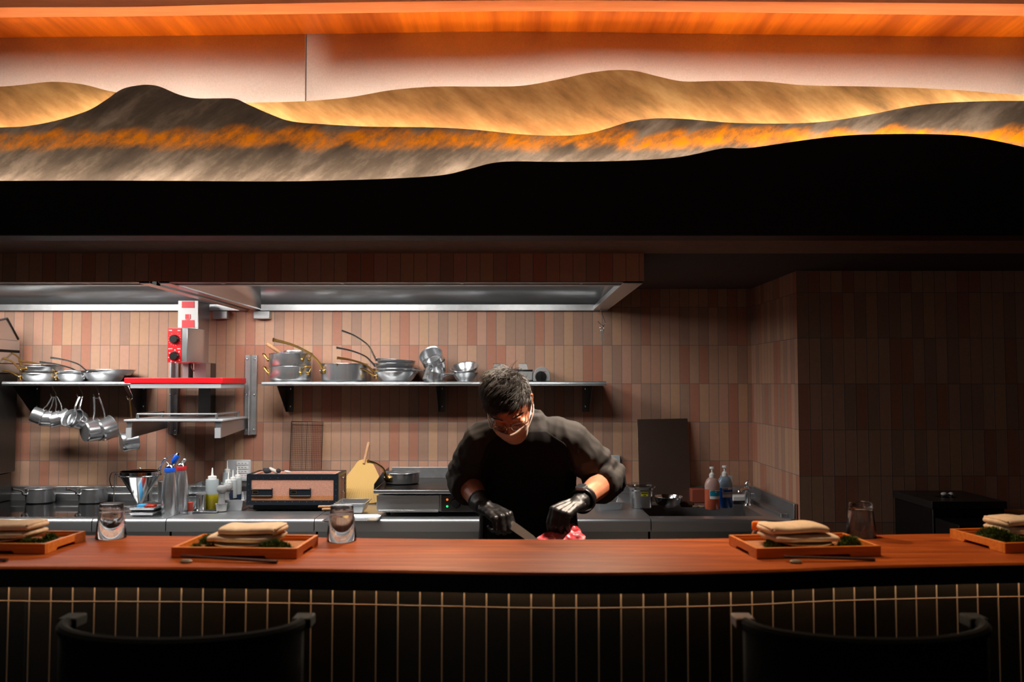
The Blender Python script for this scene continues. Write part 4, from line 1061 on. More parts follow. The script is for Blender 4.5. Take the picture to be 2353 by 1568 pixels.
for px, py, r, h, lab in ((462, 1172, 0.027, 0.088, 'taller small steel canister left of the yellow oil bottle'), (441, 1165, 0.024, 0.082, 'smaller steel canister with lid behind the red handled brush')):
    p = kp(px, py); x, y = p.x, p.y + 0.02
    if px > 450: y = p0.y + 0.075; x = U(px, py, y).x
    t = thing('canister', lab, 'canister', (x, y, zT if px > 450 else K0), 'small steel canisters')
    mb = MB(); mb.lathe([(0, 0), (r, 0), (r, h), (r - .002, h)], 28, (x, y, zT if px > 450 else K0)); mb.build('body', M['pan_mirror'], t)
    mb = MB(); mb.lathe([(r + .001, h + .0005), (r + .002, h + .006), (r * .8, h + .009), (0, h + .010)], 28, (x, y, zT if px > 450 else K0)); mb.build('lid', M['alu'], t)
p = kp(437, 1182)
t = thing('brush', 'short brush with dark red handle standing by the red whipper', 'brush', (p.x, p.y, K0))
mb = MB(); mb.cyl((p.x, p.y, K0), 0.013, 0.017, 18); mb.build('base', M['alu'], t)
mb = MB(); mb.lathe([(0.0125, 0.017), (0.0145, 0.02), (0.0145, 0.064), (0.011, 0.067), (0, 0.068)], 18, (p.x, p.y, K0)); mb.build('handle', plain('brick_red_handle', (170, 66, 52), 0.5), t)
# GN pans behind and the bottles in them
a, b = kp(508, 1158), kp(562, 1140)
gn_tray('food_pan', 'long deep steel food pan holding the sauce bottles', U(513, 1150, 4.95).x, U(561, 1150, 4.95).x, 4.93, 5.30, K0, 0.062, rim=0.01, cat='food pan', group='steel food pans on the worktop')
gn_tray('food_pan', 'upper steel food pan behind the red whipper', U(428, 1140, 5.05).x, U(500, 1140, 5.05).x, 5.03, 5.29, K0 + 0.072, 0.055, rim=0.01, cat='food pan', group='steel food pans on the worktop', mat='pan')
gn_tray('food_pan', 'lower steel food pan behind the canisters', U(424, 1150, 5.05).x, U(503, 1150, 5.05).x, 5.03, 5.30, K0, 0.07, rim=0.012, cat='food pan', group='steel food pans on the worktop', mat='pan')
zq = K0 + 0.0035
sq = 'sauce bottles standing in the long food pan'
XB = lambda px, Y: px
squeeze('squeeze_bottle', 'clear tall squeeze bottle nearest the wall in the food pan, left', 521, 5.20, 0.255, 0.026, plain('pale_sauce', (150, 150, 148), 0.3), 0.55, zq, group=sq)
squeeze('squeeze_bottle', 'navy filled squeeze bottle in the food pan behind the mills', 524, 4.995, 0.205, 0.0265, blu, 0.72, zq, group=sq)
squeeze('squeeze_bottle', 'squeeze bottle with black sauce at the bottom in the food pan', 534.5, 5.06, 0.215, 0.023, soy, 0.34, zq, group=sq)
squeeze('squeeze_bottle', 'white squeeze bottle with navy bottom at right in the food pan', 545, 5.11, 0.225, 0.024, blu, 0.42, zq, group=sq)
# label organiser against the wall
p0, p1 = U(522, 1105, 5.36), U(577, 1057, 5.36)
t = thing('label_holder', 'translucent white label holder leaning on the wall behind bottles', 'label holder', ((p0.x + p1.x) / 2, 5.36, p0.z))
mb = MB(); mb.box(p0.x, p1.x, 5.35, 5.362, p0.z, p1.z); mb.box(p0.x, p1.x, 5.33, 5.35, p0.z, p0.z + 0.02); mb.build('backboard', plain('milky_plastic', (200, 202, 206), 0.35), t, bevel=0.004)
for k in range(4):
    mb = MB(); z = p0.z + 0.022 + k * 0.025; mb.box(p0.x + 0.06, p1.x - 0.012, 5.346, 5.3495, z, z + 0.02); lb = mb.build('label_strip', M['paper'], t)
    mb = MB()
    for q in range(3): mb.box(p0.x + 0.07 + q * 0.02, p0.x + 0.08 + q * 0.02, 5.3452, 5.346, z + 0.008, z + 0.0105)
    mb.build('print', M['red'] if k == 0 else M['blackmat'], lb)
mb = MB(); mb.box(p0.x, p1.x, 5.34, 5.37, K0 + 0.09 - 0.0, p0.z - 0.0005); 
tag(mb.build('ledge_block', M['steel'], loc=((p0.x + p1.x) / 2, 5.355, K0 + 0.09)), 'small steel ledge under the label holder', 'ledge')

# ------------------------------------------------------------------ charcoal grill (konro)
gY = 4.905
t = thing('charcoal_grill', 'box shaped clay charcoal grill with dark metal corners and two vents', 'charcoal grill', (U(671, 1150, gY).x, gY + 0.12, K0))
gx0, gx1 = U(567, 1120, gY).x, U(777, 1120, gY).x
gz0, gz1 = U(671, 1161, gY).z, U(671, 1091, gY).z
gy1 = gY + 0.235
clay = plain('pink_clay', (208, 150, 128), 0.9, var=0.10, nscale=260, bump=0.3, bscale=400)
clay2 = plain('orange_clay', (204, 134, 88), 0.9, var=0.08, nscale=160, bump=0.2, bscale=400)
strap = plain('dark_blue_grey_metal', (46, 54, 64), 0.4, 0.7)
th = 0.036
mb = MB()
mb.box(gx0 + .002, gx1 - .002, gY + .002, gY + th, gz0 + .002, gz1 - .002); mb.box(gx0 + .002, gx1 - .002, gy1 - th, gy1 - .002, gz0 + .002, gz1 - .002)
mb.box(gx0 + .002, gx0 + th, gY + th, gy1 - th, gz0 + .002, gz1 - .002); mb.box(gx1 - th, gx1 - .002, gY + th, gy1 - th, gz0 + .002, gz1 - .002); mb.box(gx0 + th, gx1 - th, gY + th, gy1 - th, gz0 + .002, gz0 + .05)
mb.build('clay_body', clay, t)
zs_ = gz0 + (gz1 - gz0) * 0.30
mb = MB(); mb.box(gx0 + 0.02, gx1 - 0.02, gY + 0.0005, gY + 0.0019, gz0 + 0.018, zs_); mb.build('lower_clay_band', clay2, t)
mb = MB(); e = 0.026
for a0, a1, c0, c1 in ((gx0, gx1, gz1 - e, gz1), (gx0, gx1, gz0, gz0 + e), (gx0, gx0 + e, gz0 + e, gz1 - e), (gx1 - e, gx1, gz0 + e, gz1 - e)): mb.box(a0, a1, gY - 0.0015, gY + 0.0004, c0, c1)
for yy in ((gY, gY + e), (gy1 - e, gy1)):
    mb.box(gx1 - 0.0004, gx1 + 0.0015, yy[0], yy[1], gz0, gz1); mb.box(gx0 - 0.0015, gx0 + 0.0004, yy[0], yy[1], gz0, gz1)
mb.box(gx1 - 0.0004, gx1 + 0.0015, gY + e, gy1 - e, gz1 - 0.014, gz1)
mb.box(gx1 - 0.0004, gx1 + 0.0015, gY + e, gy1 - e, gz0, gz0 + 0.014)
for x in (gx0, gx1 - 0.02): mb.box(x, x + 0.02, gY, gy1, gz1 - 0.0004, gz1 + 0.0012)
mb.box(gx0, gx1, gY, gY + 0.02, gz1 - 0.0004, gz1 + 0.0012); mb.box(gx0, gx1, gy1 - 0.02, gy1, gz1 - 0.0004, gz1 + 0.0012)
fr = mb.build('corner_straps', strap, t)
rv = []
for k in range(13):
    x = gx0 + 0.012 + (gx1 - gx0 - 0.024) * k / 12; rv += [(x, gz1 - 0.019), (x, gz0 + 0.019)]
for k in range(1, 4):
    z = gz0 + 0.02 + (gz1 - gz0 - 0.04) * k / 4; rv += [(gx0 + 0.011, z), (gx1 - 0.011, z)]
for x, z in rv:
    mb = MB(); mb.ball((x, gY - 0.0018, z), 0.0022, 0.0014, 0.0022, 8, 5); mb.build('rivet', M['chrome'], fr)
for px, py in ((579, 1133), (667, 1133)):
    a = U(px - 1, 1139, gY - .002); b = U(px + 46, 1125, gY - .002)
    mb = MB(); mb.box(a.x, b.x, gY - 0.004, gY - 0.0016, a.z, b.z); mb.box(a.x - .004, a.x + .004, gY - 0.003, gY - 0.001, a.z - .006, b.z + .006); mb.box(b.x - .004, b.x + .004, gY - 0.003, gY - 0.001, a.z - .006, b.z + .006)
    vt = mb.build('vent_slide', strap, t)
    mb = MB(); mb.box(a.x, b.x, gY - 0.008, gY - 0.002, b.z, b.z + 0.003); mb.build('vent_rail', M['alu'], vt)
    mb = MB(); mb.box(a.x, b.x, gY - 0.008, gY - 0.002, a.z - 0.003, a.z); mb.build('vent_rail', M['alu'], vt)
    mb = MB(); x0, x1 = a.x + 0.006, a.x + 0.038
    for q in ((x0, x1, a.z + 0.008, a.z + 0.010), (x0, x1, b.z - 0.010, b.z - 0.008), (x0, x0 + .002, a.z + .01, b.z - .01), (x1 - .002, x1, a.z + .01, b.z - .01)): mb.box(q[0], q[1], gY - 0.0075, gY - 0.004, q[2], q[3])
    mb.build('vent_frame', M['brass'], vt)
    mb = MB(); mb.box(x0 + .002, x1 - .002, gY - 0.0052, gY - 0.0041, a.z + .01, b.z - .01); mb.build('vent_opening', M['blackmat'], vt)
mb = MB(); ym = (gY + gy1) / 2
for zz in (gz1 - 0.03, gz0 + 0.06): mb.ball((gx1 + 0.006, ym, zz), 0.007, 0.012, 0.007, 12, 8)
mb.tube([(gx1 + 0.012, ym, gz1 - 0.03), (gx1 + 0.014, ym, gz0 + 0.06)], 0.0035, 8); mb.build('side_handle', M['chrome'], t)
mb = MB(); mb.box(gx0 + 0.03, gx1 - 0.03, gY + 0.03, gy1 - 0.03, K0 + 0.006, gz0); mb.build('foot_block', M['blackmat'], t)
a, b = kp(571, 1169), kp(737, 1169)
mb = MB(); mb.box(a.x, b.x + 0.0, a.y, gy1 - 0.01, K0, K0 + 0.004)
tag(mb.build('drip_sheet', M['hobglass'], loc=((a.x + b.x) / 2, gY + .1, K0), bevel=0.002), 'flat black sheet lying under the charcoal grill', 'sheet')
rnd = random.Random(3)
def lump(c, rx, ry, rz, seed, rot=0):
    mb = MB(); mb.M = Matrix.Translation(c) @ Matrix.Rotation(rot, 4, 'Y'); mb.ball((0, 0, 0), rx, ry, rz, 14, 9)
    mb.v = [tuple(Vector(p) + (Vector(p) - Vector(c)) * 0.35 * noise.noise(Vector(p) * 45 + Vector((seed, 0, 0)))) for p in mb.v]
    return mb
char = plain('charcoal', (34, 36, 40), 0.8, bump=0.5, bscale=120); ash = plain('ash_grey', (196, 192, 186), 0.9, bump=0.5, bscale=120)
for px, py, rx, rz, mt, rot, lab in ((614, 1083, 0.028, 0.016, char, 0.1, 'black charcoal lump at left in the clay grill'), (629, 1080, 0.026, 0.011, ash, 0.6, 'ash white charcoal stick standing up in the clay grill'), (640, 1085, 0.014, 0.012, char, 0.2, 'small black charcoal bit behind the white stick'), (661, 1087, 0.022, 0.006, ash, 0.2, 'small ash white charcoal lump lying right of the others')):
    c = U(px, py, gY + 0.12); c.z = gz1 + 0.004 + (0.006 if rz > 0.01 else 0)
    mb = lump(c, rx, 0.014, rz, px, rot)
    tag(mb.build('charcoal', mt, loc=tuple(c)), lab, 'charcoal', 'charcoal pieces in the clay grill')
mb = MB(); mb.box(gx0 + th, gx1 - th, gY + th, gy1 - th, gz0 + 0.05, gz1 - 0.012)
mb.v = [tuple(p) for p in mb.v]
tag(mb.build('ash_bed', plain('ash_bed', (150, 120, 108), 0.95, var=0.25, nscale=150, bump=0.8, bscale=90), loc=(gx0 + .2, ym, gz0 + .05)), 'grey pink ash bed filling the clay grill', 'ash', kind='stuff')
# wire rack leaning on the wall
A, B, C_, D = U(670, 969, 5.42), U(742, 970, 5.42), U(738, 1082, 5.36), U(666, 1081, 5.36)
t = thing('wire_rack', 'dark wire grill rack leaning against the tiled wall', 'rack', tuple(D))
mb = MB(); mb.tube([A, B, C_, D, A], 0.003, 8, ends=False); mb.tube([A.lerp(B, .5), D.lerp(C_, .5)], 0.002, 6); mb.build('frame', plain('rusty_wire', (70, 46, 38), 0.5, 0.7), t)
mb = MB()
for k in range(1, 18): mb.tube([A.lerp(B, k / 18), D.lerp(C_, k / 18)], 0.0009, 4)
for k in range(1, 26): mb.tube([A.lerp(D, k / 26), B.lerp(C_, k / 26)], 0.0009, 4)
mb.build('wire_mesh', plain('rusty_mesh', (84, 54, 44), 0.5, 0.6), t)
# hand fan
fY0, fY1 = 5.20, 5.36
def fpt(px, py):
    k = (1155 - py) / 140.0
    return U(px, py, fY0 + (fY1 - fY0) * k)
t = thing('hand_fan', 'straw coloured paper hand fan with wooden stick leaning on the wall', 'fan', tuple(fpt(830, 1153)))
ol = [(793, 1100), (800, 1090), (812, 1075), (822, 1061), (831, 1057), (840, 1056), (850, 1058), (858, 1068), (866, 1084), (872, 1100), (872, 1130), (866, 1154), (830, 1157), (800, 1157), (793, 1140)]
sm = catmull([(a, b, 0) for a, b in ol] + [(793, 1100, 0)], 4)[:-1]
mb = MB(); ctr = fpt(838, 1062)
mb.prism([(q.x, q.y) for q in sm], lambda a, b: fpt(a, b), lambda a, b: fpt(a, b) + Vector((0, 0.003, 0)))
k = NT('fan_paper'); tc = k.coord()
sep = k.n('SeparateXYZ'); k.l(tc, sep.inputs[0])
ang = k.math('ARCTAN2', k.math('SUBTRACT', sep.outputs[0], ctr.x - fpt(830, 1153).x), k.math('SUBTRACT', ctr.z - fpt(830, 1153).z + 0.02, sep.outputs[2]))
wv = k.math('SINE', k.math('MULTIPLY', ang, 95.0))
k.l(k.mix(k.math('MULTIPLY', k.math('ADD', wv, 1.0), 0.5), lin((210, 166, 92)), lin((220, 178, 104))), k.b.inputs['Base Color']); k.b.inputs['Roughness'].default_value = 0.7
k.bump(wv, 0.15, 0.001)
mb.build('leaf', k.m, t)
mb = MB(); mb.tube([fpt(836, 1066) + Vector((0, -.004, 0)), fpt(848, 1017) + Vector((0, -.004, 0))], [0.0075, 0.0095], 8); mb.build('stick', M['palewood'], t)
# tray with tongs, flat tray
zt3 = K0
p0, p1, = kp(767, 1187), kp(833, 1187)
yb = p0.y + 0.16
gn_tray('metal_tray', 'deep metal tray with tongs in front of the paper fan', p0.x, p1.x + 0.005, p0.y + 0.035, p0.y + 0.225, K0 + 0.012, 0.052, rim=0.006, taper=0.016, group=None)
p2, p3 = kp(742, 1201), kp(864, 1201)
gn_tray('flat_tray', 'shallow metal tray lying under the deep one', p2.x, p3.x, p2.y, p2.y + 0.20, K0, 0.010, rim=0.003, taper=0.006)
gw = 'wooden handles sticking out of the deep tray'
for a, b, lab in (((731, 1165), (782, 1171), 'wooden handle over the deep tray, rear one'), ((740, 1171), (790, 1174), 'wooden handle over the deep tray, front one')):
    Yv = p0.y + (0.05 if a[1] < 1168 else 0.035); A, B = U(*a, Yv), U(*b, Yv + .05); B.z = A.z - 0.006
    t = thing('skewer_tongs', lab, 'tongs', tuple(A), gw)
    mb = MB(); mb.tube([A, A.lerp(B, .03), A.lerp(B, .6), B], [0.004, 0.007, 0.0075, 0.006], 12); mb.build('handle', M['palewood'], t)
    mb = MB(); mb.tube([B, B + Vector((0.10, 0.03, -0.018))], 0.003, 8); mb.build('tip', M['pan_mirror'], t)
p = U(828, 1172, p0.y + 0.12)
mb = MB(); mb.tube([(p.x - .02, p0.y + .12, K0 + .018), (p.x + .02, p0.y + .11, K0 + .02)], 0.005, 8); mb.ball((p.x + 0.005, p0.y + .115, K0 + .022), 0.009, 0.007, 0.006, 10, 6)
tag(mb.build('metal_nozzle', M['pan_mirror'], loc=(p.x, p0.y + .12, K0 + .013)), 'small metal piece lying inside the deep tray', 'nozzle')

# ------------------------------------------------------------------ electric griddle
yF, yB = 4.72, 5.27
t = thing('electric_griddle', 'electric steel griddle with black plate, partly behind the cook', 'griddle', (U(990, 1180, yF).x, 5.0, K0))
ex0, ex1 = U(866, 1150, yF).x, U(1132, 1150, yF).x
ez0, ez1 = U(900, 1177, yF).z, U(900, 1139, yF).z
zp = U(900, 1127, 4.70).z
mb = MB(); mb.box(ex0, ex1, yF + 0.02, yB, ez0, ez1); mb.build('body', M['steel'], t, bevel=0.003)
fx = U(1012, 1150, yF).x
mb = MB(); mb.box(ex0 - 0.002, fx - 0.006, yF + 0.004, yF + 0.019, ez0 + 0.012, ez1 - 0.001); mb.box(ex0 + 0.008, fx - 0.01, yF - 0.004, yF + 0.019, ez0, ez0 + 0.011); mb.build('front_drawer', M['steel'], t, bevel=0.002)
mb = MB(); mb.box(fx + 0.004, ex1 + 0.002, yF + 0.006, yF + 0.019, ez0, ez1 - 0.001); cp = mb.build('control_panel', M['steel_dark'], t, bevel=0.002)
for py, cc, nm in ((1149, (1.0, 0.16, 0.02), 'orange'), (1164.5, (0.02, 0.9, 0.25), 'green')):
    p = U(1027.5, py, yF); mb = MB(); mb.ball((p.x, yF + 0.004, p.z), 0.0062, 0.005, 0.0062, 12, 8); mb.build('pilot_lamp', emit(nm + '_pilot', cc, 1.2), cp)
p = U(1047, 1158, yF)
mb = MB(); mb.M = Matrix.Translation((p.x, yF + 0.005, p.z)) @ Matrix.Rotation(PI / 2, 4, 'X'); mb.lathe([(0.028, 0), (0.026, 0.006), (0.02, 0.02), (0, 0.022)], 24); mb.build('knob', M['black'], cp)
mb = MB(); mb.box(ex0 + 0.03, ex1 - 0.02, yF + 0.03, yB, ez1, zp - 0.02); mb.build('plate_gap', M['blackmat'], t)
lx0, lx1 = U(858, 1130, 4.70).x, ex1 + 0.02
mb = MB(); mb.box(lx0, lx1, 4.70, yB + 0.02, zp - 0.02, zp); mb.build('plate_tray', M['steel'], t, bevel=0.002)
mb = MB(); mb.box(lx0 + 0.004, lx1 - 0.004, 4.715, yB, zp, zp + 0.002); mb.build('hot_plate', plain('seasoned_plate', (24, 22, 21), 0.28, 0.6, var=0.3, nscale=12), t)
zs = U(1000, 1074, yB).z
mb = MB(); mb.box(lx0 + 0.02, lx1, yB, yB + 0.012, zp + .002, zs); mb.build('splash_back', M['alu'], t, bevel=0.002)
mb = MB(); mb.prism([(4.71, zp + .002), (yB, zp + .002), (yB, zs), (yB - 0.25, zs - .005), (4.72, zp + 0.03)], lambda a, b: (lx0, a, b), lambda a, b: (lx0 + 0.003, a, b)); mb.build('side_guard', M['steel_dark'], t)
for x in (ex0 + 0.05, ex1 - 0.05):
    for y in (yF + 0.06, yB - 0.06): mb = MB(); mb.cyl((x, y, K0), 0.016, ez0 - K0 + .001, 14); mb.build('foot', M['black'], t)
p = U(925, 1107, 5.02)
q = pan('saute_pan', 'small saute pan with brass plated handle standing on the griddle', 0.099, 0.062, 0.13, 0.10, 'brass', None, base=0.97, hw=0.009, mat='pan')
q.location = (p.x, 5.0, zp + 0.0025); q.rotation_euler = (0, 0, math.radians(42))

# ------------------------------------------------------------------ right of the cook
a, b = U(1375, 1175, 4.98), U(1431, 1175, 4.98)
gn_tray('metal_tray', 'film wrapped metal tray under the cook\'s left elbow', a.x, b.x, 4.95, 5.2, K0, 0.045, rim=0.008)
p0, p1 = U(1402, 1060, WALL), U(1424, 1046, WALL)
mb = MB(); mb.box(p0.x, p1.x, WALL - 0.03, WALL - .002, p0.z - 0.05, p1.z); tag(mb.build('socket_box', plain('pale_grey_plastic', (180, 190, 196), 0.4), loc=(p0.x, WALL - .02, p0.z - .05), bevel=0.004), 'pale wall socket box behind the cook\'s left arm', 'socket')
mb = MB(); mb.box(p0.x - .2, p0.x + 0.0, 5.36, 5.38, K0, K0 + .09)
# deep container
Y0 = 5.0
x0, x1 = U(1452, 1140, Y0).x, U(1502, 1140, Y0).x
zt = U(1480, 1122, Y0).z
t = thing('deep_food_pan', 'deep steel container with yellow label and clear lid', 'food pan', ((x0 + x1) / 2, Y0 + .08, K0))
mb = MB(); cxm, cym = (x0 + x1) / 2, Y0 + 0.075
hw_, hd_ = (x1 - x0) / 2, 0.075
rings = [((cxm, cym, K0 + z), (hw_ * s, 0, 0), (0, hd_ * s, 0)) for z, s in ((0.0, 0.84), (0.004, 0.90), (0.02, 0.93), (zt - K0 - 0.02, 0.985), (zt - K0 - 0.012, 1.06), (zt - K0, 1.06), (zt - K0 + .001, 1.22), (zt - K0 + .004, 1.22))]
mb.loft(rings, 40, 5); mb.build('body', M['pan'], t, angle=25)
mb = MB(); mb.loft([((cxm, cym, zt + 0.0045), (hw_ * 1.25, 0, 0), (0, hd_ * 1.25, 0)), ((cxm, cym, zt + 0.0075), (hw_ * 1.25, 0, 0), (0, hd_ * 1.25, 0)), ((cxm, cym, zt + 0.010), (hw_ * 0.95, 0, 0), (0, hd_ * .95, 0)), ((cxm, cym, zt + 0.018), (hw_ * 0.9, 0, 0), (0, hd_ * .9, 0))], 40, 5); mb.build('lid', glassy('clear_plastic', (235, 240, 240), 0.08, 1.4), t)
a, b = U(1473, 1141, cym - hd_ - .001), U(1489.5, 1132, cym - hd_ - .001)
mb = MB(); yl = cym - hd_ * 0.965 - 0.003; mb.box(a.x, b.x, yl, yl + 0.0008, a.z, b.z); lb = mb.build('label', plain('yellow_label', (206, 196, 40), 0.6), t)
text('FRYING', 0.0105, (a.x + .003, yl - .0003, a.z + .0125), M['blackmat'], lb, bold=0.0003); text('OIL', 0.0105, (a.x + .013, yl - .0003, a.z + .002), M['blackmat'], lb, bold=0.0003)
# bowl
p = U(1539, 1172, 4.98); yb_ = 5.0
mb = MB(); bp = [(0, 0), (0.03, 0), (0.052, 0.012), (0.072, 0.035), (0.084, 0.066), (0.092, 0.068), (0.092, 0.07), (0.083, 0.069), (0.070, 0.038), (0.05, 0.015), (0.03, 0.003), (0, 0.003)]
mb.lathe(bp, 44, (p.x, yb_ + .03, K0)); tag(mb.build('mixing_bowl', M['pan_mirror'], loc=(p.x, yb_ + .03, K0), angle=40), 'shiny steel mixing bowl in front of the leaning dark board', 'bowl')
# dark steel board leaning on wall
A, B, C_, D = U(1464, 964, 5.42), U(1580, 962, 5.42), U(1588, 1160, 5.3), U(1470, 1160, 5.3)
mb = MB(); o_ = Vector((0, 0.004, 0)); mb.hexa([D, C_, C_ + o_, D + o_, A, B, B + o_, A + o_])
tag(mb.build('steel_sheet', plain('dark_polished_sheet', (126, 104, 94), 0.34, 0.9), loc=tuple(D), bevel=0.001), 'tall dark polished steel sheet leaning on the wall', 'sheet')
# soap bottles
def soap(label, px, Y, liquid, liqname, top, labcol, l1, l2, rev):
    x = U(px, 1160, Y).x
    t = thing('soap_bottle', label, 'soap bottle', (x, Y, K0), 'pump soap bottles by the sink')
    r = 0.043; d = 0.7
    hl = 0.115
    mb = MB(); mb.lathe([(r * .9, 0), (r, 0.005), (r, hl)], 36, (x, Y, K0), sy=d); mb.build('liquid', plain(liqname, liquid, 0.25, Transmission_Weight=0.25), t)
    mb = MB(); mb.lathe([(r, hl), (r, 0.135), (r * .93, 0.15), (r * .75, 0.168), (r * .5, 0.179), (r * .32, 0.182)], 36, (x, Y, K0), sy=d); mb.build('shoulder', plain(liqname + '_top', top, 0.3, Transmission_Weight=0.25), t)
    mb = MB(); mb.lathe([(0.0165, 0.18), (0.0165, 0.199), (0.014, 0.2), (0.0105, 0.207), (0.0055, 0.208), (0.0055, 0.228), (0.0, 0.228)], 24, (x, Y, K0)); mb.build('pump_collar', M['white'], t)
    mb = MB(); mb.lathe([(0.012, 0.228), (0.0145, 0.231), (0.0145, 0.238), (0.012, 0.241), (0, 0.241)], 20, (x, Y, K0)); mb.tube([(x, Y, K0 + .235), (x - 0.004, Y - 0.032, K0 + .234)], 0.005, 8); mb.build('pump_head', M['white'], t)
    def arc(a0, a1, z0, z1, mt, off, nm, par):
        mb = MB(); mb.grid(lambda u, v: (x + (r + off) * math.sin(math.radians(a0 + (a1 - a0) * u)), Y - (r * d + off) * math.cos(math.radians(a0 + (a1 - a0) * u)), K0 + z0 + (z1 - z0) * v), 12, 1); return mb.build(nm, mt, par)
    lb = arc(-28, 64, 0.062, 0.113 if not rev else 0.118, M['paper'], 0.0008, 'label', t)
    arc(-26, 62, 0.078 if not rev else 0.092, 0.106 if not rev else 0.106, plain(liqname + '_label', labcol, 0.5), 0.0013, 'label_band', lb)
    Yf = Y - r * d
    if not rev:
        text('ECOLAB', 0.0065, (x - 0.018, Yf - 0.004, K0 + 0.1075), M['blackmat'], lb, (PI / 2, 0, 0.1), bold=0.0003)
        text('Skin', 0.0085, (x + 0.008, Yf - 0.003, K0 + 0.096), M['white'], lb, (PI / 2, 0, 0.35), bold=0.0002)
    else:
        text('ECOLAB', 0.0085, (x - 0.020, Yf - 0.004, K0 + 0.1085), M['blackmat'], lb, (PI / 2, 0, 0.1), bold=0.0004)
        text('Skin & Soft AB', 0.0092, (x - 0.027, Yf - 0.0035, K0 + 0.0955), M['white'], lb, (PI / 2, 0, 0.16), bold=0.0001)
        arc(-26, 62, 0.079, 0.0905, plain('label_grey', (170, 178, 178), 0.6), 0.0013, 'label_strip', lb)
    return t
soap('pink orange pump soap bottle with teal label', 1637, 4.99, (226, 112, 78), 'pink_soap', (222, 180, 172), (0, 140, 170), '', '', False)
soap('blue pump soap bottle with dark blue label', 1666, 5.06, (10, 92, 190), 'blue_soap', (150, 172, 192), (8, 60, 150), '', '', True)
# rags, rings, block, tablet, faucet
mb = lump(Vector((U(1578, 1165, 5.08).x, 5.08, K0 + 0.016)), 0.045, 0.03, 0.018, 5)
tag(mb.build('rag', plain('brown_rag', (92, 62, 44), 0.9, var=0.3, nscale=60), loc=(U(1578, 1165, 5.08).x, 5.08, K0)), 'crumpled brown rag beside the steel bowl', 'rag')
gR = 'beige rings lying by the sink'
for px, lab in ((1602, 'beige ring by the sink, left one'), (1616, 'beige ring by the sink, right one')):
    x = U(px, 1170, 4.99 + 0.03).x
    mb = MB(); mb.M = Matrix.Translation((x, 5.06, K0 + .0065)) @ Matrix.Rotation(0.12, 4, 'Y'); mb.lathe([(0.011, -.004), (0.019, -.005), (0.021, 0), (0.018, .005), (0.011, .004)], 24, closed=True)
    tag(mb.build('ring', plain('beige_rubber', (172, 150, 118), 0.6), loc=(x, 5.06, K0)), lab, 'ring', gR)
p0, p1 = U(1590, 1164, 5.25), U(1622, 1138, 5.25)
mb = MB(); mb.box(p0.x, p1.x, 5.25, 5.33, K0, K0 + 0.082); tag(mb.build('brick_block', plain('red_brown_tub', (150, 70, 48), 0.7), loc=((p0.x + p1.x) / 2, 5.29, K0), bevel=0.004), 'red brown block standing left of the pink soap bottle', 'block')
p0, p1 = U(1655, 1140, 5.34), U(1683, 1093, 5.34)
mb = MB(); mb.box(p0.x, p1.x, 5.335, 5.343, K0 + 0.046, p1.z); tag(mb.build('card_holder', plain('pale_card', (176, 178, 178), 0.5), loc=((p0.x + p1.x) / 2, 5.34, K0 + .046), bevel=0.002), 'pale card standing behind the blue soap bottle', 'card')
p0, p1 = U(1680, 1157, 5.25), U(1712, 1147, 5.25)
mb = MB(); mb.box(p0.x, p1.x + .02, 5.2, 5.3, K0, K0 + .018); tag(mb.build('black_case', M['black'], loc=((p0.x + p1.x) / 2, 5.25, K0), bevel=0.003), 'flat black case behind the sink, right of blue soap', 'case')
mb = MB(); mb.box(p0.x, p1.x + .02, 5.2, 5.3, K0 + .0185, K0 + .045); tag(mb.build('white_pad', M['paper'], loc=((p0.x + p1.x) / 2, 5.25, K0 + .0185), bevel=0.003), 'white pad lying on the flat black case', 'pad')
fy = 5.17
p = U(1718, 1170, fy)
t = thing('faucet', 'chrome single lever faucet at the right corner of the sink', 'faucet', (p.x, fy, K0))
zf = lambda y: U(1718, y, fy).z
mb = MB(); mb.lathe([(0.024, 0), (0.022, 0.006), (0.0175, 0.012), (0.0175, 0.105), (0.019, 0.108), (0.019, zf(1112) - K0), (0.014, zf(1108) - K0), (0, zf(1107) - K0)], 24, (p.x, fy, K0)); mb.build('column', M['chrome'], t)
a = U(1700, 1128, 5.02)
mb = MB(); mb.tube(catmull([(p.x - .005, fy - .01, K0 + 0.075), (p.x - 0.02, fy - 0.05, K0 + 0.10), (a.x, 5.02, a.z), (a.x - 0.005, 5.0, a.z - 0.012)], 5), [0.012] * 6 + [0.0115] * 6 + [0.0145] * 4, 14); mb.build('spout', M['chrome'], t)
mb = MB(); mb.tube([(p.x, fy, zf(1110)), (p.x - 0.008, fy - 0.05, zf(1105))], [0.006, 0.005], 10); mb.ball((p.x - 0.008, fy - .052, zf(1105)), 0.008, n=10, m=8); mb.build('lever', M['chrome'], t)
# ================================================================== prep bench behind the bar
t = thing('prep_bench', 'steel prep bench hidden behind the bar where the cook works', 'worktop', (-0.4, 2.82, 0))
mb = MB(); mb.box(-2.9, 1.75, 2.56, 3.03, 0.93, 0.96); mb.build('bench_top', M['steel_dark'], t, bevel=0.003)
mb = MB(); mb.box(-2.9, 1.75, 2.58, 3.0, 0.1, 0.93); mb.build('bench_body', plain('pale_steel', (200, 198, 194), 0.45, 0.6), t, bevel=0.003)
mb = MB(); mb.box(-2.88, 1.73, 2.62, 2.96, 0.0, 0.1); mb.build('plinth', M['black'], t)
mb = MB(); mb.box(-0.12, 0.36, 2.60, 2.98, 0.9605, 0.985)
tag(mb.build('cutting_board', plain('dark_board', (40, 38, 36), 0.6), loc=(0.12, 2.8, 0.9605), bevel=0.004), 'dark cutting board under the raw meat', 'cutting board')

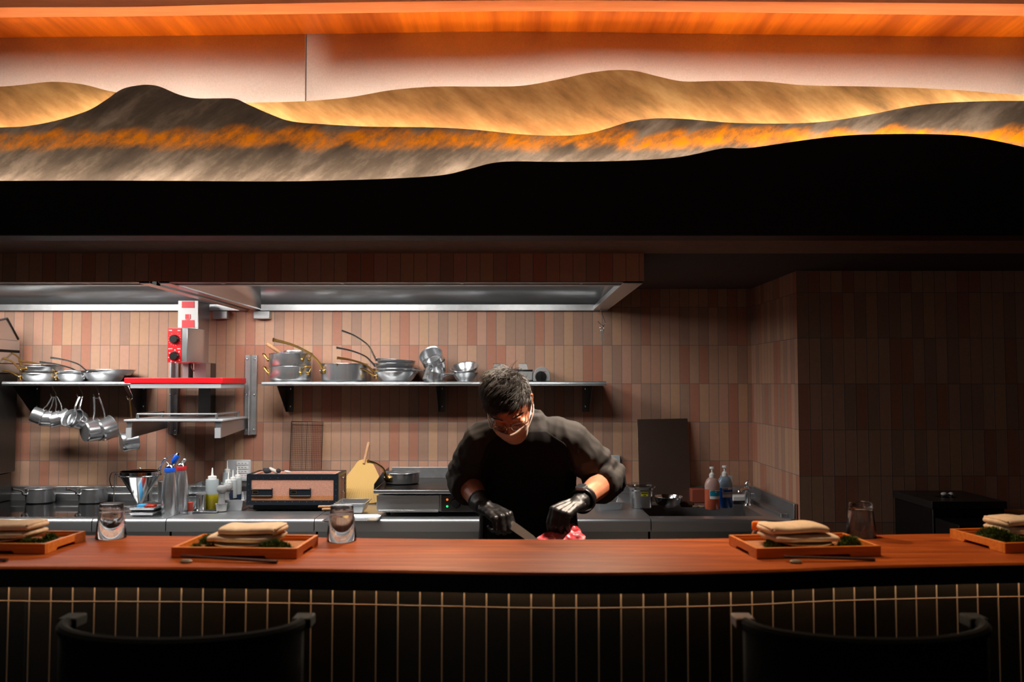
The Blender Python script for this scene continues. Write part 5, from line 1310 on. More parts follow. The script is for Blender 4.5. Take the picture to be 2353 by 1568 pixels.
# ================================================================== place settings on the bar
def tray(label, p0, p1, D=0.205, Hh=0.028):
    p0, p1 = Vector(p0), Vector(p1)                 # front-left and front-right corner on the bar
    ux = (p1 - p0); W = ux.length; ux.normalize(); uy = Vector((-ux.y, ux.x, 0))
    t = thing('serving_tray', label, 'tray', tuple(p0 + ux * W / 2 + uy * D / 2), 'wooden serving trays on the bar', (0, 0, math.atan2(ux.y, ux.x)))
    w = 0.009; hw, hd = W / 2, D / 2
    def notch(L):
        a = L / 2
        n = a * 0.52
        return [(-a, 0), (-n, 0), (-n + 0.006, 0.008), (n - 0.006, 0.008), (n, 0), (a, 0), (a, Hh), (-a, Hh)]
    e = 0.0002
    for y0, y1 in ((-hd, -hd + w), (hd - w, hd)):
        mb = MB(); mb.prism(notch(W), lambda a, b, y0=y0: (a, y0, b + e), lambda a, b, y1=y1: (a, y1, b + e)); mb.build('side_board', M['traywood'], t, world=False, bevel=0.001)
    for x0, x1 in ((-hw, -hw + w), (hw - w, hw)):
        mb = MB(); mb.prism(notch(D - 2 * w - 0.001), lambda a, b, x0=x0: (x0, a, b + e), lambda a, b, x1=x1: (x1, a, b + e)); mb.build('end_board', M['traywood'], t, world=False, bevel=0.001)
    mb = MB(); mb.box(-hw + w, hw - w, -hd + w, hd - w, 0.009, 0.013); mb.build('tray_floor', M['traywood'], t, world=False)
    mb = MB(); mb.box(-hw + w, hw - w, hd - w - 0.006, hd - w, 0.013, 0.021); mb.build('inner_ledge', M['traywood'], t, world=False)
    mt = Matrix.Translation(t.location) @ Matrix.Rotation(t.rotation_euler.z, 4, 'Z')
    return t, mt, hw - w - 0.001, hd - w - 0.008
def sand(mt, hw, hd, label):
    mb = MB()
    mb.grid(lambda a, b: mt @ Vector(((2 * a - 1) * hw, (2 * b - 1) * hd, 0.0135 + 0.0045 * (noise.noise(Vector((a * 14, b * 9, hw * 30))) + 0.5) * min(1, 6 * a, 6 * (1 - a), 6 * b, 6 * (1 - b)))), 60, 36)
    o = mb.build('sand', M['sand'], loc=tuple(mt @ Vector((0, 0, 0.0135)))); return tag(o, label, 'sand', 'sand beds in the trays', 'stuff')
def moss(mt, blobs, label, seed, n=1500):
    r = random.Random(seed); mb = MB()
    for bx, by, rx, ry, h in blobs:
        mb.M = mt; mb.lathe([(0.0, h * 0.72), (0.5, h * 0.6), (0.85, h * 0.3), (1.0, 0.0)], 18, (bx, by, 0.0145), sx=1, sy=1)
        k = len(mb.v)
        for i in range(k - 72, k):
            l = mt.inverted() @ Vector(mb.v[i]); l.x = bx + (l.x - bx) * rx * (1 + .25 * noise.noise(l * 60)); l.y = by + (l.y - by) * ry; mb.v[i] = tuple(mt @ l)
        for _ in range(int(n * rx * ry / 0.0016)):
            a = r.random() * 2 * PI; q = math.sqrt(r.random()); x, y = bx + rx * q * math.cos(a), by + ry * q * math.sin(a)
            z = 0.0145 + h * 0.75 * math.sqrt(max(0, 1 - q * q)) * (0.7 + 0.6 * r.random()); L = 0.004 + 0.007 * r.random()
            d = Vector((math.cos(a) * q * 0.9 + r.uniform(-.5, .5), math.sin(a) * q * 0.9 + r.uniform(-.5, .5), 0.8)).normalized() * L
            s = Vector((-d.y, d.x, 0)).normalized() * 0.0011 if abs(d.x) + abs(d.y) > 1e-5 else Vector((.0011, 0, 0))
            p = Vector((x, y, z - 0.002)); mb._add([p - s, p + s, p + d * .6 + s * .8, p + d, p + d * .6 - s * .8], [(0, 1, 2, 3, 4)])
    o = mb.build('moss', M['moss'], loc=tuple(mt @ Vector((blobs[0][0], blobs[0][1], 0.0145)))); return tag(o, label, 'moss', None, 'stuff')
def plate(mt, cx_, cy_, label):
    mb = MB(); mb.M = mt; mb.lathe([(0, 0.0), (0.045, 0.0), (0.052, 0.002), (0.072, 0.0075), (0.0725, 0.009), (0.05, 0.005), (0, 0.004)], 40, (cx_, cy_, 0.0185))
    o = mb.build('plate', M['plate'], loc=tuple(mt @ Vector((cx_, cy_, 0.0185)))); return tag(o, label, 'plate', 'cream plates under the napkins')
def napkin(mt, cx_, cy_, label, open_side=1, seed=1, z0=0.0285):
    # one folded cloth: two plump folds, open roll at one end
    mb = MB(); mb.M = mt
    def slab(x0, x1, y0, y1, zb, h, sd):
        rings = []; N = 22
        for i in range(N + 1):
            u = i / N; x = x0 + (x1 - x0) * u
            nz = noise.noise(Vector((u * 3 + sd, sd * 1.7, 0)))
            k = 1 - 0.25 * (abs(2 * u - 1) ** 8); bend = 0.004 * math.sin(u * PI * 1.2 + sd) + 0.003 * nz
            hh = h * (1 + 0.15 * nz) * k
            op = (u if open_side > 0 else 1 - u); hh *= (1 + 0.22 * max(0, op - 0.75) / 0.25)
            rings.append(((x, (y0 + y1) / 2 + 0.004 * nz, zb + hh / 2 + max(0, bend)), (0, -(y1 - y0) / 2 * (1 - 0.04 * abs(nz)), 0), (0, 0, hh / 2)))
        mb.loft(rings, 28, 3.2)
    s = open_side
    slab(cx_ - 0.098, cx_ + 0.092, cy_ - 0.055, cy_ + 0.06, z0, 0.021, seed)
    slab(cx_ - 0.086 + 0.016 * s, cx_ + 0.080 + 0.014 * s, cy_ - 0.05, cy_ + 0.062, z0 + 0.0205, 0.023, seed + 2.3)
    # rolled hems showing at the open end
    xe = cx_ + (0.080 + 0.0145) * s if s > 0 else cx_ - 0.086 - 0.0165
    for k, (za, ra) in enumerate(((z0 + 0.012, 0.006), (z0 + 0.030, 0.0075), (z0 + 0.038, 0.004))):
        pts = [(xe - s * 0.012 + s * 0.004 * k, cy_ - 0.05, za), (xe + s * 0.004, cy_ - 0.02, za + 0.004), (xe + s * 0.002, cy_ + 0.02, za + 0.003), (xe - s * 0.006, cy_ + 0.055, za)]
        mb.tube(catmull(pts, 5), [ra * 0.8] + [ra] * 14 + [ra * 0.6], 10)
    o = mb.build('napkin', M['linen'], loc=tuple(mt @ Vector((cx_, cy_, z0))), angle=60)
    m = o.modifiers.new('sub', 'SUBSURF'); m.levels = 1; m.render_levels = 1
    return tag(o, label, 'napkin', 'folded beige napkins')
def chopsticks(rest, tipA, tipB, label, rlabel):
    r0 = Vector(rest)
    if rlabel is None: r0.x = -9
    mb = MB(); mb.lathe([(0, 0), (0.012, 0), (0.014, 0.004), (0.010, 0.008), (0, 0.0085)], 18, (0, 0, 0), sx=1.15, sy=0.75); mb.v = [(a + r0.x, b + r0.y, c + CZ + .0003) for a, b, c in mb.v]
    if rlabel: tag(mb.build('chopstick_rest', plain('stone_rest', (120, 108, 92), 0.5, var=.2), loc=(r0.x, r0.y, CZ + .0003)), rlabel, 'chopstick rest', 'chopstick rests')
    A, B = Vector(tipA), Vector(tipB)
    for k, nm in ((0, 'rear'), (1, 'front')):
        off = Vector((0.0, -0.009 * k, 0)); a = A + off + Vector((0, 0, 0.0125 - 0.0)); b = B + off * 0.7 + Vector((0, 0, 0.0045))
        mb = MB(); mb.tube([a, b], [0.0024, 0.0036], 8)
        tag(mb.build('chopstick', M['darkwood'], loc=tuple((a + b) / 2)), label % nm, 'chopstick', 'dark chopsticks on the bar')
T2, m2, w2, d2 = tray('wooden serving tray left of centre with napkin and two moss clumps', G(393, 1283, CZ), G(682, 1286, CZ))
T1, m1, w1, d1 = tray('wooden serving tray at the far left, cut off by the picture edge', G(-190, 1272, CZ), G(103, 1274.7, CZ))
T3, m3, w3, d3 = tray('wooden serving tray right of centre beside the orange capped bottle', G(1739, 1286, CZ), G(2025, 1279.5, CZ))
T4, m4, w4, d4 = tray('wooden serving tray at the far right, cut off by the picture edge', G(2310, 1273, CZ), G(2310, 1273, CZ) + (G(2620, 1264, CZ) - G(2310, 1273, CZ)).normalized() * 0.33, 0.235)
sand(m1, w1, d1, 'sand bed in the far left serving tray'); sand(m2, w2, d2, 'sand bed in the tray left of centre'); sand(m3, w3, d3, 'sand bed in the tray right of centre'); sand(m4, w4, d4, 'sand bed in the far right serving tray')
plate(m1, -0.01, -0.01, 'cream plate under the napkin in the far left tray'); plate(m2, -0.01, -0.015, 'cream plate under the napkin left of centre')
plate(m3, 0.0, -0.012, 'cream plate under the napkin right of centre'); plate(m4, 0.02, 0.0, 'cream plate under the napkin in the far right tray')
napkin(m1, 0.0, 0.0, 'folded beige napkin in the far left tray', 1, 1.0)
napkin(m2, 0.0, 0.0, 'folded beige napkin in the tray left of centre', 1, 2.2)
napkin(m3, -0.005, 0.0, 'folded beige napkin in the tray right of centre', -1, 3.1)
napkin(m4, 0.02, 0.03, 'folded beige napkin in the far right tray', -1, 4.4)
moss(m1, [(0.105, -0.045, 0.045, 0.026, 0.016), (0.125, 0.01, 0.022, 0.02, 0.022)], 'green moss clump in the far left tray', 1)
moss(m2, [(0.095, -0.058, 0.048, 0.026, 0.026)], 'larger green moss clump in the tray left of centre', 2)
moss(m2, [(-0.115, 0.035, 0.034, 0.024, 0.024), (-0.12, -0.055, 0.018, 0.014, 0.014), (-0.095, -0.03, 0.012, 0.012, 0.008)], 'scattered green moss at the left of that tray', 3)
moss(m3, [(-0.095, -0.03, 0.024, 0.028, 0.026)], 'small green moss clump left of the napkin in the right tray', 4)
moss(m3, [(0.118, -0.035, 0.030, 0.036, 0.030), (0.14, 0.0, 0.012, 0.02, 0.018)], 'dark green moss clump right of the napkin beside the glass', 5)
moss(m4, [(-0.105, 0.0, 0.042, 0.062, 0.036), (-0.085, -0.06, 0.028, 0.028, 0.022)], 'large dark moss clump in the far right tray', 6)
chopsticks(G(428, 1294, CZ), G(418, 1288, CZ), G(638, 1295, CZ), 'dark chopstick before the tray left of centre, %s one', 'stone chopstick rest before the tray left of centre')
chopsticks(G(1829, 1295, CZ), G(1800, 1290, CZ), G(2008, 1289.5, CZ), 'dark chopstick before the tray right of centre, %s one', 'stone chopstick rest before the tray right of centre')
chopsticks(G(-160, 1291, CZ), G(-190, 1289, CZ), G(18, 1291, CZ), 'dark chopstick tip at the far left edge, %s one', None)
def tumbler(px, py, label):
    p = G(px, py, CZ)
    mb = MB(); n = 48
    out = [(0.0425, 0.0), (0.0432, 0.003), (0.036, 0.075), (0.0345, 0.083), (0.0335, 0.086), (0.0335, 0.098), (0.0315, 0.102), (0.0, 0.102)]
    inn = [(0.0, 0.086), (0.026, 0.085), (0.0305, 0.080), (0.0325, 0.074), (0.0395, 0.003)]
    mb.lathe(out + inn, n, (p.x, p.y, CZ + 0.0005), closed=True)
    o = mb.build('tumbler', M['glass'], loc=(p.x, p.y, CZ + .0005), angle=50)
    return tag(o, label, 'glass', 'upturned clear tumblers on the bar')
tumbler(255, 1237, 'upturned clear tumbler beside the far left tray')
tumbler(785, 1243, 'upturned clear tumbler right of the tray left of centre')
tumbler(1979, 1234, 'upturned clear tumbler behind the tray right of centre')
p = G(1740, 1236, CZ); p.y = 2.535; p.x = U(1740, 1210, 2.535).x
t = thing('small_bottle', 'small clear bottle with orange cap behind the right tray', 'bottle', (p.x, p.y, CZ + .0003))
mb = MB(); mb.lathe([(0, 0), (0.019, 0), (0.02, 0.004), (0.02, 0.022), (0.012, 0.033), (0.012, 0.036), (0.010, 0.036), (0.010, 0.032), (0.017, 0.02), (0.017, 0.003), (0, 0.003)], 28, (p.x, p.y, CZ + .0003)); mb.build('body', M['glass'], t)
mb = MB(); mb.lathe([(0.0, 0.0375), (0.0150, 0.0365), (0.0158, 0.039), (0.0155, 0.056), (0.013, 0.0595), (0, 0.060)], 28, (p.x, p.y, CZ)); mb.build('cap', plain('orange_cap', (236, 122, 26), 0.4), t)
# wooden ledge at the far right
t = thing('side_ledge', 'orange wooden ledge running back at the far right edge', 'ledge', (2.6, 3.95, 0))
mb = MB(); mb.box(2.475, 2.75, 3.35, 4.5, 0.952, 0.972); mb.box(2.485, 2.75, 3.35, 4.5, 0.93, 0.950); mb.build('board', M['traywood'], t, bevel=0.002)
mb = MB(); mb.box(2.52, 2.74, 3.38, 4.48, 0, 0.9295); mb.build('panel', M['blackmat'], t)

# ================================================================== bar stools in the dark foreground
def stool(label, px, wood_right):
    x = (px - 1176.5) * 1.9 / F
    t = thing('bar_stool', label, 'bar stool', (x, 1.97, 0), 'low backed bar stools')
    fab_ = plain('charcoal_fabric', (7, 7, 8), 0.95, spec=0.15) if 'charcoal_fabric' not in bpy.data.materials else bpy.data.materials['charcoal_fabric']
    zt = 1.075
    arc = [(x + 0.265 * math.cos(a), 2.0 - 0.155 * math.sin(a), zt) for a in [PI * k / 24 for k in range(25)]]
    mb = MB(); mb.tube(arc, 0.014, 10); mb.build('back_rail', fab_, t)
    mb = MB(); mb.grid(lambda u, v: (x + 0.262 * math.cos(PI * (1 - u)), 2.0 - 0.152 * math.sin(PI * (1 - u)), 0.80 + (zt - 0.80) * v), 24, 2); mb.build('backrest', fab_, t, solid=0.02)
    for s in (-1, 1):
        mb = MB(); mb.box(x + s * 0.265 - 0.022, x + s * 0.265 + 0.022, 1.995, 2.05, zt - 0.012, zt + 0.012); mb.build('arm_tip', plain('mid_wood_' + str(s), (70, 38, 24), 0.7) if (s < 0 and not wood_right) else M['blackmat'], t, bevel=0.004)
    mb = MB(); mb.loft([((x, 1.99, 0.76), (0.235, 0, 0), (0, 0.15, 0)), ((x, 1.99, 0.775), (0.245, 0, 0), (0, 0.16, 0)), ((x, 1.99, 0.805), (0.24, 0, 0), (0, 0.155, 0)), ((x, 1.99, 0.815), (0.2, 0, 0), (0, 0.13, 0))], 32, 3); mb.build('seat', fab_, t)
    for sx_ in (-1, 1):
        for sy_ in (-1, 1):
            mb = MB(); mb.tube([(x + sx_ * 0.18, 1.99 + sy_ * 0.1, 0.77), (x + sx_ * 0.21, 1.99 + sy_ * 0.125, 0.0)], [0.016, 0.012], 10); mb.build('leg', M['darkwood'], t)
    mb = MB(); z = 0.28; mb.tube([(x - .198, 1.875, z), (x + .198, 1.875, z), (x + .198, 2.105, z), (x - .198, 2.105, z), (x - .198, 1.875, z)], 0.009, 8); mb.build('footrest', M['steel_dark'], t)
    return t
stool('dark low backed bar stool at left before the tiled counter front', 395, True)
stool('dark low backed bar stool at right before the tiled counter front', 2012, False)
# ================================================================== the cook
deps = bpy.context.evaluated_depsgraph_get
def fuse(mb, name, mat, parent, voxel, smooth=6, disp=None):
    me = bpy.data.meshes.new(name); me.from_pydata(mb.v, [], mb.f)
    bm = bmesh.new(); bm.from_mesh(me); bmesh.ops.recalc_face_normals(bm, faces=bm.faces); bm.to_mesh(me); bm.free()
    o = bpy.data.objects.new(name, me); COL.objects.link(o)
    r = o.modifiers.new('r', 'REMESH'); r.mode = 'VOXEL'; r.voxel_size = voxel
    s = o.modifiers.new('s', 'SMOOTH'); s.factor = 0.5; s.iterations = smooth
    me2 = bpy.data.meshes.new_from_object(o.evaluated_get(deps()))
    o.modifiers.clear(); o.data = me2; bpy.data.meshes.remove(me)
    me2.name = name
    if disp:
        nn = [v.normal.copy() for v in me2.vertices]
        for v, n_ in zip(me2.vertices, nn): v.co = v.co + disp(v.co, n_)
    off = parent.location
    for v in me2.vertices: v.co = v.co - off
    me2.shade_smooth(); me2.materials.clear(); me2.materials.append(mat)
    o.parent = parent
    return o
def chain(mb, pts, rad, n=14):
    P = [Vector(p) for p in pts]
    mb.tube(P, list(rad), n)
    mb.ball(P[0], rad[0], n=n, m=8); mb.ball(P[-1], rad[-1], n=n, m=8)
man = thing('person', 'cook in black jacket, gloves and face mask bending over raw meat', 'person', (0.06, 3.33, 0))
skin = plain('skin', (196, 124, 92), 0.5, var=0.06, nscale=25, Subsurface_Weight=0.12)
skin.node_tree.nodes['Principled BSDF'].inputs['Subsurface Radius'].default_value = (0.012, 0.005, 0.003)
cloth = plain('black_cloth', (50, 47, 45), 0.85, spec=0.25, bump=0.25, bscale=900)
rubber = plain('black_rubber', (18, 17, 17), 0.46, spec=0.6)
# --- joints
shR, elR, wrR = U(1106, 1014, 3.08), U(1068, 1100, 3.20), U(1110, 1164, 2.99)
shL, elL, wrL = U(1308, 1012, 3.08), U(1396, 1098, 3.18), U(1332, 1156, 2.91)
nb = Vector((0.035, 3.10, 1.475))
hM = Matrix.Translation(U(1170, 934, 2.985)) @ Matrix.Rotation(math.radians(-10), 4, 'Z') @ Matrix.Rotation(math.radians(-9), 4, 'Y') @ Matrix.Rotation(math.radians(43), 4, 'X') @ Matrix.Scale(0.93, 4)
def hp_(x, y, z): return hM @ Vector((x, y, z))
# --- hand builder: local x across, y along fingers, z back of the hand
def hand(mb, Mh, ts, curl, thumb, grow=0.0, tool=None):
    o = mb.M; mb.M = Mh
    g = grow
    kn = [(ts * 0.030, 0.086, 0.001), (ts * 0.010, 0.091, 0.004), (-ts * 0.011, 0.087, 0.002), (-ts * 0.029, 0.078, -0.003)]
    ln = [(0.043, 0.026, 0.021), (0.047, 0.030, 0.022), (0.044, 0.028, 0.022), (0.035, 0.021, 0.019)]
    rd = [0.0098, 0.0102, 0.0096, 0.0084]
    for k in range(4):
        bx = kn[k][0] * 0.62
        mb.tube([(bx, -0.004, 0), (bx * 1.15, 0.035, 0.002), (kn[k][0], kn[k][1], kn[k][2])], [0.0145 + g, 0.0145 + g, 0.0125 + g], 10)
        mb.ball((kn[k][0], kn[k][1], kn[k][2] + .001), 0.0118 + g, n=10, m=8)
        a = 0.0; p = Vector(kn[k]); pts = [p.copy()]
        sp = (-kn[k][0] * 1.6) * min(1, abs(curl[k][0]) / 60)
        for L, c in zip(ln[k], curl[k]):
            a += math.radians(c); p = p + Vector((sp * 0.15, math.cos(a), -math.sin(a))).normalized() * L; pts.append(p.copy())
        rr = [rd[k] * 1.12 + g, rd[k] * 1.02 + g, rd[k] * 0.92 + g, rd[k] * 0.72 + g]
        mb.tube(pts, rr, 10)
        for q, r_ in zip(pts, rr): mb.ball(q, r_, n=10, m=8)
    mb.ball((0, 0.032, 0.0), 0.026 + g, 0.042, 0.0145 + g, 16, 10)
    T = [Vector((ts * 0.018, 0.014, -0.008))]
    for d_ in thumb: T.append(T[-1] + Vector((ts * d_[0], d_[1], d_[2])))
    rr = [0.0165 + g, 0.0135 + g, 0.0108 + g, 0.008 + g]
    mb.tube(T, rr, 10)
    for q, r_ in zip(T, rr): mb.ball(q, r_, n=10, m=8)
    mb.M = o
def frame(w, tip, up):
    y = (Vector(tip) - Vector(w)).normalized(); z = Vector(up); z = (z - y * z.dot(y)).normalized(); x = y.cross(z)
    return Matrix.Translation(w) @ Matrix((x, y, z)).transposed().to_4x4()
knR = U(1168, 1196, 2.90); knL = U(1287, 1178, 2.85)
fR = frame(wrR + (knR - wrR) * 0.12, knR, (0.35, -0.55, 0.75)); fL = frame(wrL + (knL - wrL) * 0.1, knL, (-0.1, -0.35, 0.95))
cR = [(55, 75, 45), (62, 80, 45), (66, 82, 45), (70, 82, 45)]; thR = [(0.026, 0.022, -0.016), (0.006, 0.030, -0.010), (-0.008, 0.026, -0.004)]
cL = [(62, 30, 14), (68, 32, 14), (72, 34, 14), (76, 34, 14)]; thL = [(0.022, 0.024, -0.022), (0.002, 0.026, -0.022), (-0.006, 0.016, -0.022)]
# --- body: one continuous surface
bodyrings = [((0.06, 3.34, 0.80), .165, .11), ((0.06, 3.34, 0.95), .16, .105), ((0.06, 3.31, 1.08), .15, .105), ((0.058, 3.27, 1.2), .15, .108), ((0.053, 3.2, 1.32), .165, .112), ((0.048, 3.14, 1.41), .165, .10), ((0.043, 3.11, 1.46), .11, .08), ((0.035, 3.09, 1.495), .058, .058)]
mb = MB(); mb.loft([(c, (a, 0, 0), (0, b, 0)) for c, a, b in bodyrings], 24)
nk = hp_(0, 0.035, -0.075)
chain(mb, [nb + Vector((0, 0, -0.03)), nb.lerp(nk, .5), nk, hp_(0, 0.02, -0.02)], [0.062, 0.055, 0.054, 0.058])
hb = MB(); hb.M = hM
hb.ball((0, 0.012, 0.022), 0.076, 0.096, 0.104, 24, 16)          # cranium
hb.ball((0, -0.012, -0.045), 0.066, 0.078, 0.072, 20, 12)        # mid face
hb.ball((0, -0.034, -0.085), 0.046, 0.052, 0.040, 18, 10)        # jaw and chin
hb.ball((0, -0.078, 0.012), 0.052, 0.016, 0.012, 16, 8)          # brow ridge
hb.tube([(0, -0.084, 0.006), (0, -0.097, -0.015), (0, -0.108, -0.034)], [0.008, 0.009, 0.012], 10); hb.ball((0, -0.106, -0.036), 0.015, 0.012, 0.010, 12, 8)
for s in (-1, 1):
    hb.ball((s * 0.014, -0.097, -0.038), 0.009, 0.009, 0.008, 10, 6)
    hb.ball((s * 0.032, -0.076, -0.006), 0.019, 0.013, 0.0125, 14, 8)   # lowered eyelid
    hb.ball((s * 0.046, -0.062, -0.034), 0.022, 0.024, 0.02, 14, 8)     # cheek
    ear = [(s * 0.072, 0.012, -0.040), (s * 0.078, 0.018, -0.022), (s * 0.086, 0.030, -0.002), (s * 0.087, 0.030, 0.014), (s * 0.080, 0.016, 0.022), (s * 0.074, 0.008, 0.012)]
    hb.tube(catmull(ear, 4), 0.0062, 8); hb.ball((s * 0.0735, 0.014, -0.044), 0.007, 0.008, 0.010, 10, 6); hb.ball((s * 0.076, 0.018, -0.008), 0.005, 0.016, 0.026, 12, 8)
mb.v, mb.f = mb.v + hb.v, mb.f + [tuple(i + len(mb.v) for i in f) for f in hb.f]
for sh_, el, wr in ((shR, elR, wrR), (shL, elL, wrL)):
    chain(mb, [sh_, sh_.lerp(el, .5), el], [0.056, 0.05, 0.043]); chain(mb, [el, el.lerp(wr, .35), el.lerp(wr, .75), wr], [0.045, 0.0445, 0.035, 0.0285])
hand(mb, fR, -1, cR, thR); hand(mb, fL, 1, cL, thL)
for s in (-1, 1):
    hx = 0.06 + s * 0.085
    chain(mb, [(hx, 3.34, 0.84), (hx + s * .012, 3.33, 0.66), (hx + s * .02, 3.32, 0.48), (hx + s * .022, 3.36, 0.25), (hx + s * .022, 3.38, 0.07)], [0.09, 0.078, 0.056, 0.05, 0.036])
    chain(mb, [(hx + s * .022, 3.39, 0.05), (hx + s * .035, 3.26, 0.035), (hx + s * .04, 3.18, 0.03)], [0.036, 0.034, 0.026])
body = fuse(mb, 'body', skin, man, 0.0042, 5)
# --- jacket
rings = [((0.06, 3.335, 0.78), .20, .145), ((0.06, 3.335, 0.95), .188, .135), ((0.062, 3.30, 1.08), .18, .135), ((0.058, 3.265, 1.2), .172, .135), ((0.055, 3.2, 1.32), .182, .135), ((0.05, 3.14, 1.41), .185, .12), ((0.045, 3.115, 1.455), .150, .095), ((0.04, 3.11, 1.485), .092, .078), ((0.036, 3.10, 1.505), .076, .070)]
mb = MB(); mb.loft([(c, (a, 0, 0), (0, b, 0)) for c, a, b in rings], 28)
for sh_, el, wr, ins_ in ((shR, elR, wrR, Vector((.06, .02, .018))), (shL, elL, wrL, Vector((-.06, .02, .018)))):
    chain(mb, [sh_ + ins_, sh_, sh_.lerp(el, .4), sh_.lerp(el, .75), el], [0.066, 0.068, 0.069, 0.068, 0.065])
    cu = el.lerp(wr, .40 if sh_ is shR else .34)
    chain(mb, [el, el.lerp(cu, .5)], [0.067, 0.064])
    d = (cu - el).normalized()
    mb.tube([el.lerp(cu, .35), cu - d * 0.004, cu], [0.066, 0.064, 0.060], 20)
    mb.tube([cu - d * 0.055, cu - d * 0.052, cu - d * 0.006, cu - d * .002], [0.062, 0.0675, 0.0665, 0.062], 20)   # rolled cuff
# collar band
mb.tube([nb + Vector((0.075 * math.cos(a), 0.072 * math.sin(a) + 0.01, 0.024 + 0.018 * math.sin(a))) for a in [2 * PI * k / 28 for k in range(29)]], 0.011, 8)
def wr_disp(co, n_):
    # folds: stretched noise that radiates from the armpits and rings around the elbows
    best = 9; a_ = 0
    for sh_, el in ((shR, elR), (shL, elL)):
        d = el - sh_; tt = max(0, min(1.4, (co - sh_).dot(d) / d.length_squared)); q = co - (sh_ + d * tt)
        if q.length < best: best = q.length; a_ = tt
    k = max(0, 1 - best / 0.12) * max(0, min(1, a_ * 4))
    f1 = noise.noise(Vector((co.x * 9, co.y * 9, co.z * 22)) + Vector((3, 1, 2))); f2 = noise.noise(Vector((co.x * 30 + co.z * 22, co.y * 16, co.z * 14 - co.x * 12)))
    ridge = 1 - abs(f2) * 2
    arm = k * (0.009 * ridge + 0.005 * f1)
    fold = math.sin(a_ * 26 + 5 * noise.noise(co * 9)) * max(0, min(1, (a_ - 0.3) * 3)) * k * 0.0065
    f3 = noise.noise(Vector((co.x * 26 + 5, co.y * 8, co.z * 7)))
    return n_ * (arm + fold + (1 - k) * (0.006 * (1 - 2 * abs(f3)) + 0.003 * f1))
jk = fuse(mb, 'jacket', cloth, man, 0.0055, 4, wr_disp)
# open the jacket sleeve ends and neck read as cloth edges; apron in front, raised over the chest as painted-in shade
from mathutils.bvhtree import BVHTree
bvh = BVHTree.FromPolygons([v.co.copy() for v in jk.data.vertices], [tuple(p.vertices) for p in jk.data.polygons])
mb = MB()
def bib_shade(u, v):
    q = v * 6; i = int(min(5.999, q)); t_ = q - i
    c = [x + (y - x) * t_ for x, y in zip(rings[i][0], rings[i + 1][0])]
    a = rings[i][1] + (rings[i + 1][1] - rings[i][1]) * t_; b = rings[i][2] + (rings[i + 1][2] - rings[i][2]) * t_
    w = 1.25 if v < 0.55 else 1.25 - (v - 0.55) / 0.45 * 0.80
    an = (2 * u - 1) * w
    x, y, z = c[0] + (a + .012) * math.sin(an), c[1] - (b + .016) * math.cos(an), c[2]
    hit = bvh.ray_cast(Vector((x, 2.3, z)) - man.location, Vector((0, 1, 0)))[0]
    if hit is not None and abs(an) < 1.05: y = hit.y + man.location.y - 0.004
    return (x, y, z)
mb.grid(bib_shade, 28, 40)
mb.build('apron_and_shade', plain('apron_shade_cloth', (22, 20, 20), 0.85, spec=0.2), man, solid=0.002)
# trousers and shoes
mb = MB(); mb.loft([((0.06, 3.34, 0.74), (.18, 0, 0), (0, .125, 0)), ((0.06, 3.34, 0.97), (.172, 0, 0), (0, .118, 0))], 20)
for s in (-1, 1):
    hx = 0.06 + s * 0.085
    chain(mb, [(hx, 3.34, 0.84), (hx + s * .012, 3.33, 0.66), (hx + s * .02, 3.32, 0.48), (hx + s * .022, 3.36, 0.25), (hx + s * .022, 3.38, 0.12)], [0.10, 0.092, 0.075, 0.068, 0.062])
fuse(mb, 'trousers', plain('trouser_cloth', (20, 20, 21), 0.9), man, 0.012, 3)
for s in (-1, 1):
    hx = 0.06 + s * 0.085; mb = MB()
    chain(mb, [(hx + s * .022, 3.40, 0.055), (hx + s * .035, 3.26, 0.048), (hx + s * .04, 3.17, 0.042)], [0.048, 0.046, 0.037])
    mb.box(hx + s * .03 - .04, hx + s * .03 + .04, 3.14, 3.44, 0.002, 0.02)
    fuse(mb, 'shoe', M['black'], man, 0.008, 2)
# --- gloves
for f_, ts, c_, th_, wr, el in ((fR, -1, cR, thR, wrR, elR), (fL, 1, cL, thL, wrL, elL)):
    mb = MB(); hand(mb, f_, ts, c_, th_, 0.0016)
    d = (el - wr).normalized(); L_ = 0.045 if ts < 0 else 0.055
    mb.tube([f_ @ Vector((0, 0.05, 0)), f_ @ Vector((0, 0.022, 0)), f_ @ Vector((0, 0.005, 0)), wr, wr + d * L_ * .6, wr + d * L_], [0.010, 0.019, 0.0265, 0.0315, 0.037, 0.039], 18)
    mb.tube([wr + d * (L_ - .006), wr + d * (L_ - .004), wr + d * (L_ + .002), wr + d * (L_ + .004)], [0.037, 0.041, 0.0412, 0.038], 18)
    fuse(mb, 'glove', rubber, man, 0.0026, 4, lambda co, n_: n_ * 0.0012 * noise.noise(co * 70))
